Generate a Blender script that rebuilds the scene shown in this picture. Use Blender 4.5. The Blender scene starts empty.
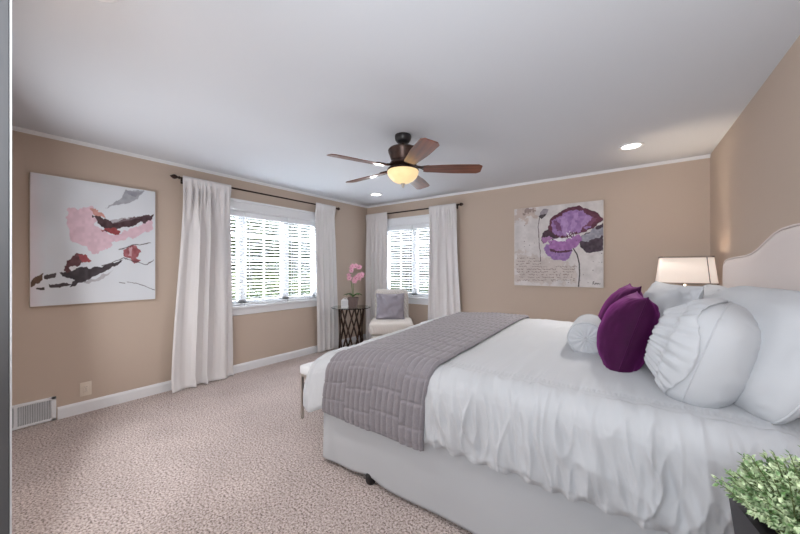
import bpy, bmesh, math, random
import numpy as np
from mathutils import Vector, Matrix, noise
PI = math.pi
SC = bpy.context.scene
COL = SC.collection

# ------------------------------------------------------------------ camera
TH = math.atan(240 / 325)
cam = bpy.data.cameras.new('camera')
cam.sensor_width = 36; cam.lens = 325 / 800 * 36
cam.shift_y = 1.2 / 800
cam.clip_start = 0.02; cam.clip_end = 200
co = bpy.data.objects.new('camera', cam); COL.objects.link(co)
co.location = (0, 0, 1.305); co.rotation_euler = (PI / 2, 0, TH)
SC.camera = co

# ------------------------------------------------------------------ world, exposure, large lights
w = bpy.data.worlds.new('daylight'); SC.world = w; w.use_nodes = True
nt = w.node_tree; nt.nodes.clear()
bg = nt.nodes.new('ShaderNodeBackground'); bg.inputs[0].default_value = (0.86, 0.93, 1.0, 1); bg.inputs[1].default_value = 0.5
out = nt.nodes.new('ShaderNodeOutputWorld'); nt.links.new(bg.outputs[0], out.inputs[0])
SC.view_settings.view_transform = 'Standard'; SC.view_settings.look = 'None'
SC.view_settings.gamma = 1; SC.view_settings.use_curve_mapping = False
SC.view_settings.exposure = 0.86


def area(name, loc, aim, sx, sy, power, color=(1, 1, 1)):
    l = bpy.data.lights.new(name, 'AREA'); l.shape = 'RECTANGLE'; l.size = sx; l.size_y = sy
    l.energy = power; l.color = color
    o = bpy.data.objects.new(name, l); COL.objects.link(o); o.location = loc
    o.rotation_euler = (Vector(aim) - Vector(loc)).to_track_quat('-Z', 'Y').to_euler()
    return o


# added soft fill lamps around the doorway wall, not fixtures of the room
area('hallway_fill', (-0.3, -1.9, 1.6), (0.5, 2.2, 2.0), 1.6, 1.6, 11, (0.93, 0.965, 1.0))
area('room_fill', (-2.45, 0.12, 1.15), (-1.6, 3.0, 1.5), 2.5, 1.7, 19, (0.92, 0.96, 1.0))
area('ceiling_fill', (0.0, -0.35, 1.5), (0.1, 1.3, 2.75), 0.7, 0.6, 23, (0.9, 0.95, 1.0))
# daylight at the two windows
area('window_daylight', (-4.9, 2.47, 2.75), (-2.9, 2.47, 0.9), 1.9, 1.0, 190, (0.86, 0.93, 1.0))
area('window_daylight', (-3.05, 5.35, 2.75), (-2.8, 3.3, 0.9), 1.4, 1.0, 120, (0.86, 0.93, 1.0))
# added uplights outside the windows, standing in for ground bounce onto the ceiling
area('ground_fill', (-4.85, 2.47, 0.25), (-2.9, 2.47, 2.3), 1.9, 0.8, 130, (0.90, 0.95, 1.0))
area('ground_fill', (-3.05, 5.3, 0.25), (-2.8, 3.3, 2.3), 1.4, 0.8, 95, (0.90, 0.95, 1.0))


# ------------------------------------------------------------------ helpers
def lin(c):
    c = c / 255
    return c / 12.92 if c <= 0.04045 else ((c + 0.055) / 1.055) ** 2.4


def rgb(r, g, b): return (lin(r), lin(g), lin(b), 1)


def mat(name, col, rough=0.7, metal=0.0, var=0.0, vscale=20, bump=0.0, bscale=200, sheen=0.0, emit=None, estr=0, trans=0.0,
        spec=None, sub=0.0, detail=3.0, ior=None):
    m = bpy.data.materials.new(name); m.use_nodes = True
    n = m.node_tree; b = n.nodes['Principled BSDF']
    b.inputs['Base Color'].default_value = col
    b.inputs['Roughness'].default_value = rough
    b.inputs['Metallic'].default_value = metal
    if spec is not None: b.inputs['Specular IOR Level'].default_value = spec
    if sheen: b.inputs['Sheen Weight'].default_value = sheen
    if trans: b.inputs['Transmission Weight'].default_value = trans
    if ior: b.inputs['IOR'].default_value = ior
    if sub:
        b.inputs['Subsurface Weight'].default_value = sub
        b.inputs['Subsurface Radius'].default_value = (0.02, 0.02, 0.02)
    if emit: b.inputs['Emission Color'].default_value = emit; b.inputs['Emission Strength'].default_value = estr
    tc = n.nodes.new('ShaderNodeTexCoord')
    if var:
        t = n.nodes.new('ShaderNodeTexNoise'); t.inputs['Scale'].default_value = vscale; t.inputs['Detail'].default_value = detail
        n.links.new(tc.outputs['Object'], t.inputs['Vector'])
        r = n.nodes.new('ShaderNodeMapRange'); r.inputs[1].default_value = 0.3; r.inputs[2].default_value = 0.7
        r.inputs[3].default_value = 1 - var; r.inputs[4].default_value = 1 + var
        n.links.new(t.outputs[0], r.inputs[0])
        x = n.nodes.new('ShaderNodeMix'); x.data_type = 'RGBA'; x.blend_type = 'MULTIPLY'; x.inputs[0].default_value = 1
        x.inputs[6].default_value = col
        n.links.new(r.outputs[0], x.inputs[7]); n.links.new(x.outputs[2], b.inputs['Base Color'])
    if bump:
        t = n.nodes.new('ShaderNodeTexNoise'); t.inputs['Scale'].default_value = bscale; t.inputs['Detail'].default_value = 4
        n.links.new(tc.outputs['Object'], t.inputs['Vector'])
        bp = n.nodes.new('ShaderNodeBump'); bp.inputs['Strength'].default_value = bump; bp.inputs['Distance'].default_value = 0.004
        n.links.new(t.outputs[0], bp.inputs['Height']); n.links.new(bp.outputs[0], b.inputs['Normal'])
    return m


def carpet_mat():
    m = bpy.data.materials.new('carpet'); m.use_nodes = True
    n = m.node_tree; b = n.nodes['Principled BSDF']; b.inputs['Roughness'].default_value = 0.95
    b.inputs['Specular IOR Level'].default_value = 0.1
    tc = n.nodes.new('ShaderNodeTexCoord')
    t = n.nodes.new('ShaderNodeTexNoise'); t.inputs['Scale'].default_value = 84; t.inputs['Detail'].default_value = 3
    t.inputs['Roughness'].default_value = 0.75
    big = n.nodes.new('ShaderNodeTexNoise'); big.inputs['Scale'].default_value = 2.2; big.inputs['Detail'].default_value = 2
    n.links.new(tc.outputs['Object'], t.inputs['Vector']); n.links.new(tc.outputs['Object'], big.inputs['Vector'])
    r = n.nodes.new('ShaderNodeValToRGB')
    e = r.color_ramp.elements
    e[0].position = 0.33; e[0].color = rgb(74, 63, 59)
    e[1].position = 0.60; e[1].color = rgb(222, 209, 205)
    k = r.color_ramp.elements.new(0.455); k.color = rgb(177, 161, 155)
    n.links.new(t.outputs[0], r.inputs[0])
    x = n.nodes.new('ShaderNodeMix'); x.data_type = 'RGBA'; x.blend_type = 'MULTIPLY'; x.inputs[0].default_value = 1
    mr = n.nodes.new('ShaderNodeMapRange'); mr.inputs[1].default_value = 0.35; mr.inputs[2].default_value = 0.65
    mr.inputs[3].default_value = 0.9; mr.inputs[4].default_value = 1.04
    n.links.new(big.outputs[0], mr.inputs[0]); n.links.new(r.outputs[0], x.inputs[6]); n.links.new(mr.outputs[0], x.inputs[7])
    n.links.new(x.outputs[2], b.inputs['Base Color'])
    v = n.nodes.new('ShaderNodeTexVoronoi'); v.inputs['Scale'].default_value = 90
    n.links.new(tc.outputs['Object'], v.inputs['Vector'])
    bp = n.nodes.new('ShaderNodeBump'); bp.inputs['Strength'].default_value = 0.5; bp.inputs['Distance'].default_value = 0.005
    bp.invert = True
    n.links.new(v.outputs[0], bp.inputs['Height']); n.links.new(bp.outputs[0], b.inputs['Normal'])
    return m


def wood_mat(name, c1, c2, rough=0.3, axis=0):
    m = bpy.data.materials.new(name); m.use_nodes = True
    n = m.node_tree; b = n.nodes['Principled BSDF']; b.inputs['Roughness'].default_value = rough
    tc = n.nodes.new('ShaderNodeTexCoord'); mp = n.nodes.new('ShaderNodeMapping')
    s = [30, 30, 30]; s[axis] = 2.5; mp.inputs['Scale'].default_value = s
    t = n.nodes.new('ShaderNodeTexNoise'); t.inputs['Scale'].default_value = 1.5; t.inputs['Detail'].default_value = 5
    n.links.new(tc.outputs['Object'], mp.inputs[0]); n.links.new(mp.outputs[0], t.inputs['Vector'])
    r = n.nodes.new('ShaderNodeValToRGB'); r.color_ramp.elements[0].position = 0.3; r.color_ramp.elements[0].color = c1
    r.color_ramp.elements[1].position = 0.7; r.color_ramp.elements[1].color = c2
    n.links.new(t.outputs[0], r.inputs[0]); n.links.new(r.outputs[0], b.inputs['Base Color'])
    return m


def vcol_mat(name, rough=0.6):
    m = bpy.data.materials.new(name); m.use_nodes = True
    n = m.node_tree; b = n.nodes['Principled BSDF']; b.inputs['Roughness'].default_value = rough
    a = n.nodes.new('ShaderNodeAttribute'); a.attribute_name = 'paint'
    n.links.new(a.outputs['Color'], b.inputs['Base Color'])
    return m


def leaf_mat(name, c1, c2, scale=9):
    m = bpy.data.materials.new(name); m.use_nodes = True
    n = m.node_tree; b = n.nodes['Principled BSDF']; b.inputs['Roughness'].default_value = 0.55
    tc = n.nodes.new('ShaderNodeTexCoord')
    t = n.nodes.new('ShaderNodeTexNoise'); t.inputs['Scale'].default_value = scale; t.inputs['Detail'].default_value = 2
    n.links.new(tc.outputs['Object'], t.inputs['Vector'])
    r = n.nodes.new('ShaderNodeValToRGB'); r.color_ramp.elements[0].position = 0.38; r.color_ramp.elements[0].color = c1
    r.color_ramp.elements[1].position = 0.62; r.color_ramp.elements[1].color = c2
    n.links.new(t.outputs[0], r.inputs[0]); n.links.new(r.outputs[0], b.inputs['Base Color'])
    return m


def tag(o, label=None, cat=None, group=None, kind=None):
    if label: o['label'] = label
    if cat: o['category'] = cat
    if group: o['group'] = group
    if kind: o['kind'] = kind
    return o


def empty(name, loc=(0, 0, 0), rz=0.0):
    o = bpy.data.objects.new(name, None); COL.objects.link(o); o.empty_display_size = 0.1
    o.location = loc; o.rotation_euler = (0, 0, rz)
    return o


def obj(name, bm, m, parent=None, smooth=None, loc=None, rz=0.0, mx=None):
    me = bpy.data.meshes.new(name)
    bm.normal_update()
    bm.to_mesh(me); bm.free()
    for mm in (m if isinstance(m, (list, tuple)) else [m]): me.materials.append(mm)
    if smooth is not None:
        if smooth >= 3: me.polygons.foreach_set('use_smooth', [True] * len(me.polygons))
        else:
            me.polygons.foreach_set('use_smooth', [True] * len(me.polygons))
            me.set_sharp_from_angle(angle=smooth)
    o = bpy.data.objects.new(name, me); COL.objects.link(o)
    if parent: o.parent = parent
    if loc: o.location = loc
    if rz: o.rotation_euler = (0, 0, rz)
    if mx is not None: o.matrix_basis = mx
    return o


def box(bm, x0, x1, y0, y1, z0, z1, bevel=0.0, seg=2, mi=0):
    r = bmesh.ops.create_cube(bm, size=1)
    vs = r['verts']
    for v in vs:
        v.co = Vector((x0 + (x1 - x0) * (v.co.x + .5), y0 + (y1 - y0) * (v.co.y + .5), z0 + (z1 - z0) * (v.co.z + .5)))
    fs = list({f for v in vs for f in v.link_faces})
    for f in fs: f.material_index = mi
    if bevel:
        es = list({e for v in vs for e in v.link_edges})
        bmesh.ops.bevel(bm, geom=es, offset=bevel, segments=seg, profile=0.5, affect='EDGES')
    return bm


def lathe(bm, prof, seg=32, cx=0, cy=0, sx=1, sy=1):
    rings = []
    for (r, z) in prof:
        if r < 1e-5: rings.append([bm.verts.new((cx, cy, z))])
        else: rings.append([bm.verts.new((cx + sx * r * math.cos(2 * PI * i / seg), cy + sy * r * math.sin(2 * PI * i / seg), z)) for i in range(seg)])
    for a, b in zip(rings, rings[1:]):
        for i in range(seg):
            j = (i + 1) % seg
            if len(a) == 1 and len(b) == 1: continue
            if len(a) == 1: bm.faces.new((a[0], b[j], b[i]))
            elif len(b) == 1: bm.faces.new((a[i], a[j], b[0]))
            else: bm.faces.new((a[i], a[j], b[j], b[i]))
    return bm


def tube(bm, pts, r, seg=8, cap=True):
    pts = [Vector(p) for p in pts]
    rs = r if isinstance(r, (list, tuple)) else [r] * len(pts)
    rings = []; up = Vector((0, 0, 1))
    prev = None
    for i, p in enumerate(pts):
        d = (pts[min(i + 1, len(pts) - 1)] - pts[max(i - 1, 0)]).normalized()
        if prev is None:
            a = d.cross(up if abs(d.z) < .95 else Vector((1, 0, 0))).normalized()
        else:
            a = (prev - d * prev.dot(d)).normalized()
        prev = a; b = d.cross(a)
        rings.append([bm.verts.new(p + (a * math.cos(2 * PI * k / seg) + b * math.sin(2 * PI * k / seg)) * rs[i]) for k in range(seg)])
    for a, b in zip(rings, rings[1:]):
        for k in range(seg): bm.faces.new((a[k], a[(k + 1) % seg], b[(k + 1) % seg], b[k]))
    if cap: bm.faces.new(rings[0][::-1]); bm.faces.new(rings[-1])
    return bm


def grid(bm, nu, nv, fn, close=False):
    vs = [[bm.verts.new(fn(i / (nu - 1 if not close else nu), j / (nv - 1))) for j in range(nv)] for i in range(nu)]
    for i in range(nu if close else nu - 1):
        for j in range(nv - 1):
            k = (i + 1) % nu
            bm.faces.new((vs[i][j], vs[k][j], vs[k][j + 1], vs[i][j + 1]))
    return vs


def NZ(x, y, z=0.0): return noise.noise(Vector((x, y, z)))


def sm(a, b, x):
    t = min(1, max(0, (x - a) / (b - a))); return t * t * (3 - 2 * t)


def NB(): return bmesh.new()


# ------------------------------------------------------------------ materials
WALL = mat('wall_paint', rgb(200, 182, 167), 0.75, bump=0.08, bscale=260, spec=0.3)
CEIL = mat('ceiling_paint', rgb(214, 217, 223), 0.9, bump=0.05, bscale=150)
WHITE = mat('white_trim_paint', rgb(236, 237, 240), 0.4)
BLIND = mat('blind_white', rgb(240, 242, 245), 0.45)
CARPET = carpet_mat()
HALL = mat('hall_paint', rgb(165, 160, 155), 0.8)
JAMB = mat('grey_door_jamb_paint', rgb(100, 101, 104), 0.55)
CURTAIN = mat('curtain_cloth', rgb(226, 222, 222), 0.9, sheen=0.2, bump=0.15, bscale=500)
BRONZE = mat('dark_bronze', rgb(58, 42, 36), 0.35, 0.6, var=0.25, vscale=30)
LINEN = mat('white_linen', rgb(186, 188, 192), 0.85, sheen=0.15, bump=0.12, bscale=420)
LINEN2 = mat('white_cotton', rgb(184, 186, 190), 0.85, bump=0.1, bscale=500)
VELVET = mat('purple_velvet', rgb(52, 3, 46), 0.75, sheen=0.6, var=0.2, vscale=12)
VELVET.node_tree.nodes['Principled BSDF'].inputs['Sheen Tint'].default_value = rgb(150, 40, 140)
VELVET.node_tree.nodes['Principled BSDF'].inputs['Specular IOR Level'].default_value = 0.2
RUNNER = mat('grey_quilt_cloth', rgb(130, 125, 130), 0.85, sheen=0.2, var=0.06, vscale=120, bump=0.2, bscale=600)
HEADB = mat('headboard_cloth', rgb(228, 217, 213), 0.9, bump=0.15, bscale=700)
BLACK = mat('black_plastic', rgb(30, 28, 30), 0.4)
CHROME = mat('brushed_steel', rgb(190, 185, 178), 0.3, 0.9)

# ------------------------------------------------------------------ room shell
XL, YF, XR, H = -4.045, 4.46, 0.60, 2.44
WT = 0.16
LW = (1.60, 3.34, 0.83, 2.04)      # left window opening y0,y1,z0,z1
FW = (-3.66, -2.43, 0.83, 2.04)    # far window opening x0,x1,z0,z1


def st(name, bm, m, smooth=None): return tag(obj(name, bm, m, smooth=smooth), kind='structure')


b = NB(); box(b, XL - WT, XR + .4, -2.2, YF + WT, -0.12, 0.0); st('floor', b, CARPET)
b = NB(); box(b, XL - WT, XR + .4, -2.2, YF + WT, H, H + 0.12); st('ceiling', b, CEIL)
b = NB(); y0, y1, z0, z1 = LW
box(b, XL - WT, XL, -0.06, y0, 0, H); box(b, XL - WT, XL, y1, YF + WT, 0, H)
box(b, XL - WT, XL, y0, y1, 0, z0); box(b, XL - WT, XL, y0, y1, z1, H); st('wall_left', b, WALL)
b = NB(); x0, x1, z0, z1 = FW
box(b, XL, x0, YF, YF + WT, 0, H); box(b, x1, XR + .1, YF, YF + WT, 0, H)
box(b, x0, x1, YF, YF + WT, 0, z0); box(b, x0, x1, YF, YF + WT, z1, H); st('wall_back', b, WALL)
# right wall runs very slightly outwards towards the camera
b = NB()
v = [b.verts.new(p) for p in [(0.565, YF, 0), (0.70, -0.06, 0), (0.86, -0.06, 0), (0.725, YF, 0), (0.565, YF, H), (0.70, -0.06, H), (0.86, -0.06, H), (0.725, YF, H)]]
for f in [(0, 1, 2, 3), (7, 6, 5, 4), (0, 4, 5, 1), (1, 5, 6, 2), (2, 6, 7, 3), (3, 7, 4, 0)]: b.faces.new([v[i] for i in f])
st('wall_right', b, WALL)
# wall with the doorway the camera looks through; its end shows as the grey jamb at the left
b = NB(); box(b, XL - WT, -1.02, -0.06, 0.058, 0, H); box(b, 0.36, 0.72, -0.06, 0.06, 0, H); box(b, -1.02, 0.36, -0.06, 0.06, 2.3, H)
st('wall_front', b, WALL)
b = NB(); box(b, -1.02, -1.0, -0.075, 0.0583, 0, 2.3, 0.002, 1); st('trim_1', b, JAMB)
b = NB(); box(b, -1.03, -1.0, 0.0585, 0.0612, 0, 2.3); st('trim_4', b, WHITE)
# hallway behind the camera
b = NB(); box(b, XL - WT, 0.86, -2.2, -2.08, 0, H); st('wall_hall_end', b, HALL)
b = NB(); box(b, 0.74, 0.86, -2.08, -0.06, 0, H); st('wall_hall_right', b, HALL)
b = NB(); box(b, -2.0, -1.9, -2.08, -0.06, 0, H); st('wall_hall_left', b, HALL)

# baseboards and crown
bbp = [(0, 0), (0.014, 0), (0.014, 0.085), (0.009, 0.098), (0.004, 0.105), (0, 0.105)]
crp = [(0, 0), (0.005, 0), (0.009, 0.009), (0.02, 0.019), (0.026, 0.03), (0, 0.03)]


def extrude(bm, prof, p0, p1, n, z):
    p0 = Vector(p0); p1 = Vector(p1); n = Vector(n)
    a = [bm.verts.new((p0 + n * d).to_3d() + Vector((0, 0, z + h))) for d, h in prof]
    c = [bm.verts.new((p1 + n * d).to_3d() + Vector((0, 0, z + h))) for d, h in prof]
    k = len(prof)
    for i in range(k): bm.faces.new((a[i], a[(i + 1) % k], c[(i + 1) % k], c[i]))
    bm.faces.new(a[::-1]); bm.faces.new(c)
    bmesh.ops.recalc_face_normals(bm, faces=bm.faces)
    return bm


st('baseboard_left', extrude(NB(), bbp, (XL, 0.50), (XL, YF), (1, 0), 0), WHITE)
st('baseboard_back', extrude(NB(), bbp, (XL, YF), (0.565, YF), (0, -1), 0), WHITE)
st('baseboard_right', extrude(NB(), bbp, (0.565, YF), (0.70, 0.06), (-1, -0.03), 0), WHITE)
st('trim_2', extrude(NB(), crp, (XL, 0.06), (XL, YF), (1, 0), H - .03), WHITE)
st('trim_3', extrude(NB(), crp, (XL, YF), (0.565, YF), (0, -1), H - .03), WHITE)


# ------------------------------------------------------------------ windows: local frame: u along the wall, d out of the room (negative = into the room), z up
def put(bm, axis):
    """axis 'x': wall runs along x (far wall), 'y': wall runs along y (left wall)."""
    for v in bm.verts:
        u, d, z = v.co
        v.co = Vector((u, YF + d, z)) if axis == 'x' else Vector((XL - d, u, z))
    if axis == 'y': bmesh.ops.recalc_face_normals(bm, faces=bm.faces)
    return bm


m = bpy.data.materials.new('window_glass'); m.use_nodes = True
n = m.node_tree; n.nodes.clear()
oo = n.nodes.new('ShaderNodeOutputMaterial'); mx = n.nodes.new('ShaderNodeMixShader'); mx.inputs[0].default_value = 0.06
tr = n.nodes.new('ShaderNodeBsdfTransparent'); gl = n.nodes.new('ShaderNodeBsdfGlossy'); gl.inputs['Roughness'].default_value = 0.02
n.links.new(tr.outputs[0], mx.inputs[1]); n.links.new(gl.outputs[0], mx.inputs[2]); n.links.new(mx.outputs[0], oo.inputs[0])
GLASS = m


def make_window(name, op, axis, panes):
    u0, u1, z0, z1 = op
    root = empty(name, (0, 0, 0)); tag(root, kind='structure')
    b = NB()  # casing
    c = 0.085
    box(b, u0 - c, u0, -0.018, 0.002, z0 - .02, z1 + .02, 0.004, 1); box(b, u1, u1 + c, -0.018, 0.002, z0 - .02, z1 + .02, 0.004, 1)
    box(b, u0 - c, u1 + c, -0.02, 0.002, z1, z1 + .095, 0.004, 1); box(b, u0 - c - .012, u1 + c + .012, -0.034, 0.002, z1 + .095, z1 + .125, 0.008, 2)
    # jamb lining
    box(b, u0, u0 + .015, 0, WT, z0, z1); box(b, u1 - .015, u1, 0, WT, z0, z1); box(b, u0, u1, 0, WT, z1 - .015, z1)
    obj('window_frame', put(b, axis), WHITE, root, 0.6)
    b = NB(); box(b, u0 - c - .02, u1 + c + .02, -0.055, WT, z0 - .028, z0 + .004, 0.008, 2)
    obj('window_sill', put(b, axis), WHITE, root, 0.6)
    b = NB(); box(b, u0 - c, u1 + c, -0.016, 0.002, z0 - .115, z0 - .028, 0.005, 1)
    obj('apron', put(b, axis), WHITE, root, 0.6)
    for (a0, a1) in panes:
        b = NB(); f = 0.055
        d0, d1 = 0.07, 0.12
        box(b, a0, a0 + f, d0, d1, z0, z1 - .015, 0.004, 1); box(b, a1 - f, a1, d0, d1, z0, z1 - .015, 0.004, 1)
        box(b, a0, a1, d0, d1, z0, z0 + f + .01, 0.004, 1); box(b, a0, a1, d0, d1, z1 - f - .015, z1 - .015, 0.004, 1)
        um = (a0 + a1) / 2
        box(b, um - .009, um + .009, 0.092, 0.108, z0 + f, z1 - f)
        for q in (1, 2, 3):
            zz = z0 + (z1 - z0) * q / 4; box(b, a0 + f, a1 - f, 0.092, 0.108, zz - .008, zz + .008)
        s = obj('sash', put(b, axis), WHITE, root, 0.6)
        b = NB(); box(b, a0 + f, a1 - f, 0.098, 0.102, z0 + f, z1 - f - .015)
        obj('glass_pane', put(b, axis), GLASS, s)
    return root


make_window('window_1', LW, 'y', [(1.615, 2.16), (2.16, 2.79), (2.79, 3.325)])
make_window('window_2', FW, 'x', [(-3.645, -3.045), (-3.045, -2.445)])


def make_blind(op, axis, a0, a1, label):
    z0, z1 = op[2], op[3]
    root = empty('venetian_blind', (((a0 + a1) / 2, YF + .03, z0) if axis == 'x' else (XL - .03, (a0 + a1) / 2, z0)))
    tag(root, label, 'blind', 'window blinds')
    off = -Vector(root.location)

    def P(nm, b, mm=BLIND):
        put(b, axis)
        for v in b.verts: v.co += off
        return obj(nm, b, mm, root, 0.6)
    b = NB(); box(b, a0, a1, 0.003, 0.062, z1 - .085, z1 - .018, 0.006, 2); P('valance', b)
    b = NB(); zz = z0 + .05; s = 0.0435
    k = 0; D = 0.046 / 2; tl = math.radians(-14)
    while zz < z1 - .09:
        # curved thin slat
        n_ = 4; pr = []
        for i in range(n_ + 1):
            q = -1 + 2 * i / n_
            pr.append((0.036 + q * D * math.cos(tl), zz + q * D * math.sin(tl) + .002 * (1 - q * q)))
        top = [(d, z + .0022) for d, z in pr]; loop = pr + top[::-1]
        A = [b.verts.new((a0 + .004, d, z)) for d, z in loop]; B = [b.verts.new((a1 - .004, d, z)) for d, z in loop]
        for i in range(len(loop)): b.faces.new((A[i], A[(i + 1) % len(loop)], B[(i + 1) % len(loop)], B[i]))
        b.faces.new(A[::-1]); b.faces.new(B)
        zz += s; k += 1
    P('slats', b)
    b = NB(); box(b, a0 + .002, a1 - .002, 0.012, 0.06, z0 + .008, z0 + .03, 0.005, 2); P('bottom_rail', b)
    b = NB()
    for u in (a0 + .09, a1 - .09):
        for d in (0.011, 0.061): box(b, u - .0012, u + .0012, d - .0012, d + .0012, z0 + .02, z1 - .08)
    P('ladder_cords', b)
    b = NB(); u = a0 + .05; tube(b, [(u, 0.002, z1 - .08), (u, 0.0, z1 - .45), (u, 0.001, z0 + .35)], 0.0035, 6); P('tilt_wand', b)
    return root


make_blind(LW, 'y', 1.617, 2.157, 'white slatted blind at the side window nearest the camera, partly behind the big curtain')
make_blind(LW, 'y', 2.163, 2.787, 'white slatted blind over the middle pane of the three-part window')
make_blind(LW, 'y', 2.793, 3.323, 'white slatted blind in the three-part window beside the curtain near the glass table')
make_blind(FW, 'x', -3.643, -3.048, 'white slatted blind on the two-part window, directly above the armchair back')
make_blind(FW, 'x', -3.042, -2.447, 'white slatted blind on the two-part window next to the curtain by the flower painting')


# ------------------------------------------------------------------ curtains and rods
def make_curtain(axis, t0, t1, b0, b1, zt, label, seed, nf=6, puddle=0.0, base=-0.072, amp=0.03):
    """along-wall extent t0..t1 at the rod, b0..b1 at the floor"""
    b = NB()

    def fn(s, v):
        z = zt * (1 - v) + 0.008 * v
        u = (t0 + (t1 - t0) * s) * (1 - sm(.05, 1, v)) + (b0 + (b1 - b0) * s) * sm(.05, 1, v)
        g = sm(0.02, .3, v)
        ph = (s + .10 * NZ(s * 2.6, .2 * v, seed + 3)) * nf * 2 * PI + 1.6 * NZ(s * 2.5, v * .9, seed) * (0.3 + v)
        big = math.sin(ph); big = math.copysign(abs(big) ** .75, big)
        depth = .65 + .7 * NZ(s * 3.1, v * .5, seed + 8)
        f = big * g * depth + (1 - g) * (.45 * math.sin(ph * 2.2 + seed) + .5 * NZ(s * 16, 0, seed + 5))
        f += 0.5 * NZ(s * 9, v * 1.5, seed + 5) * g
        u += 0.016 * math.cos(ph) * g * depth
        d = base - amp * f
        pk = 1 - sm(.018, .075, v)        # rod pocket, cloth in front of the rod
        d = d * (1 - pk) + pk * (-.0985 - .0035 * f)
        if v > .94:
            q = (v - .94) / .06
            d -= puddle * q * q * (0.6 + .5 * NZ(s * 6, 2, seed)); z += 0.006 * abs(NZ(s * 14, 0, seed)) * q
        return Vector((u, min(d, -0.060), z))
    grid(b, 150, 80, fn)
    put(b, axis)
    o = obj('curtain', b, CURTAIN, smooth=3)
    mdf = o.modifiers.new('s', 'SOLIDIFY'); mdf.thickness = 0.004
    tag(o, label, 'curtain', 'pale grey floor-length curtains')
    return o


make_curtain('y', 1.42, 1.935, 1.30, 1.965, 2.30, 'wide pale grey curtain hanging between the pink abstract painting and the three-part window', 1, 4, 0.05, -0.088, .052)
make_curtain('y', 3.20, 3.60, 3.245, 3.67, 2.30, 'pale grey curtain at the three-part window, behind the orchid table', 7, 4, 0.0, -0.076, .018)
make_curtain('x', -3.99, -3.50, -4.00, -3.50, 2.27, 'pale grey curtain in the room corner behind the armchair', 11, 5, 0.0, -0.088, .022)
make_curtain('x', -2.66, -2.19, -2.68, -2.12, 2.27, 'pale grey curtain between the two-part window and the purple flower painting', 17, 4, 0.0, -0.092, .034)


def make_rod(axis, a0, a1, z, label, ends):
    loc = (((a0 + a1) / 2, YF - .08, z) if axis == 'x' else (XL + .08, (a0 + a1) / 2, z))
    root = empty('curtain_rod', loc); tag(root, label, 'curtain rod', 'dark bronze curtain rods')
    off = -Vector(loc)

    def P(nm, b):
        put(b, axis)
        for v in b.verts: v.co += off
        return obj(nm, b, BRONZE, root, 0.8)
    b = NB(); tube(b, [(a0, -0.08, z), (a1, -0.08, z)], 0.0105, 12); P('rod', b)
    for (e, s) in ends:
        b = NB(); pr = [(0.011, 0), (0.016, .004), (0.016, .01), (0.009, .016), (0.012, .024), (0.022, .04), (0.025, .053), (0.02, .068), (0.01, .082), (0.004, .09), (0, .093)]
        lathe(b, pr, 14)
        for v in b.verts: v.co = Vector((e + s * v.co.z, -0.08 + v.co.x, z + v.co.y))
        bmesh.ops.recalc_face_normals(b, faces=b.faces)
        P('finial', b)
    for e in ((a0 + .045, a1 - .045)):
        b = NB(); box(b, e - .012, e + .012, -0.008, 0.0, z - .045, z + .03, 0.003, 1)
        tube(b, [(e, -0.004, z - .02), (e, -0.06, z - .025), (e, -0.08, z - .018)], 0.006, 8)
        tube(b, [(e, -0.08 + .016 * math.sin(q), z - .016 * math.cos(q)) for q in np.linspace(-1.7, 1.7, 9)], 0.004, 6)
        P('bracket', b)
    return root


make_rod('y', 1.40, 3.62, 2.275, 'long dark bronze rod above the three-part window with pointed finials', [(1.40, -1), (3.62, 1)])
make_rod('x', -3.98, -2.17, 2.245, 'shorter dark bronze rod above the two-part window', [(-2.17, 1)])


# ------------------------------------------------------------------ paintings
def inpoly(px, py, poly):
    ins = np.zeros(px.shape, bool); k = len(poly)
    for i in range(k):
        xa, ya = poly[i]; xb, yb = poly[(i + 1) % k]
        if ya == yb: continue
        c = ((ya > py) != (yb > py)) & (px < (xb - xa) * (py - ya) / (yb - ya) + xa)
        ins ^= c
    return ins


def vnoise(x, y, s, seed):
    rs = np.random.RandomState(seed); g = rs.rand(256, 256)
    X = x * s; Y = y * s; xi = np.floor(X).astype(int); yi = np.floor(Y).astype(int); fx = X - xi; fy = Y - yi
    fx = fx * fx * (3 - 2 * fx); fy = fy * fy * (3 - 2 * fy)
    def G(a, c): return g[a % 256, c % 256]
    return (G(xi, yi) * (1 - fx) + G(xi + 1, yi) * fx) * (1 - fy) + (G(xi, yi + 1) * (1 - fx) + G(xi + 1, yi + 1) * fx) * fy - .5


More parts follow.
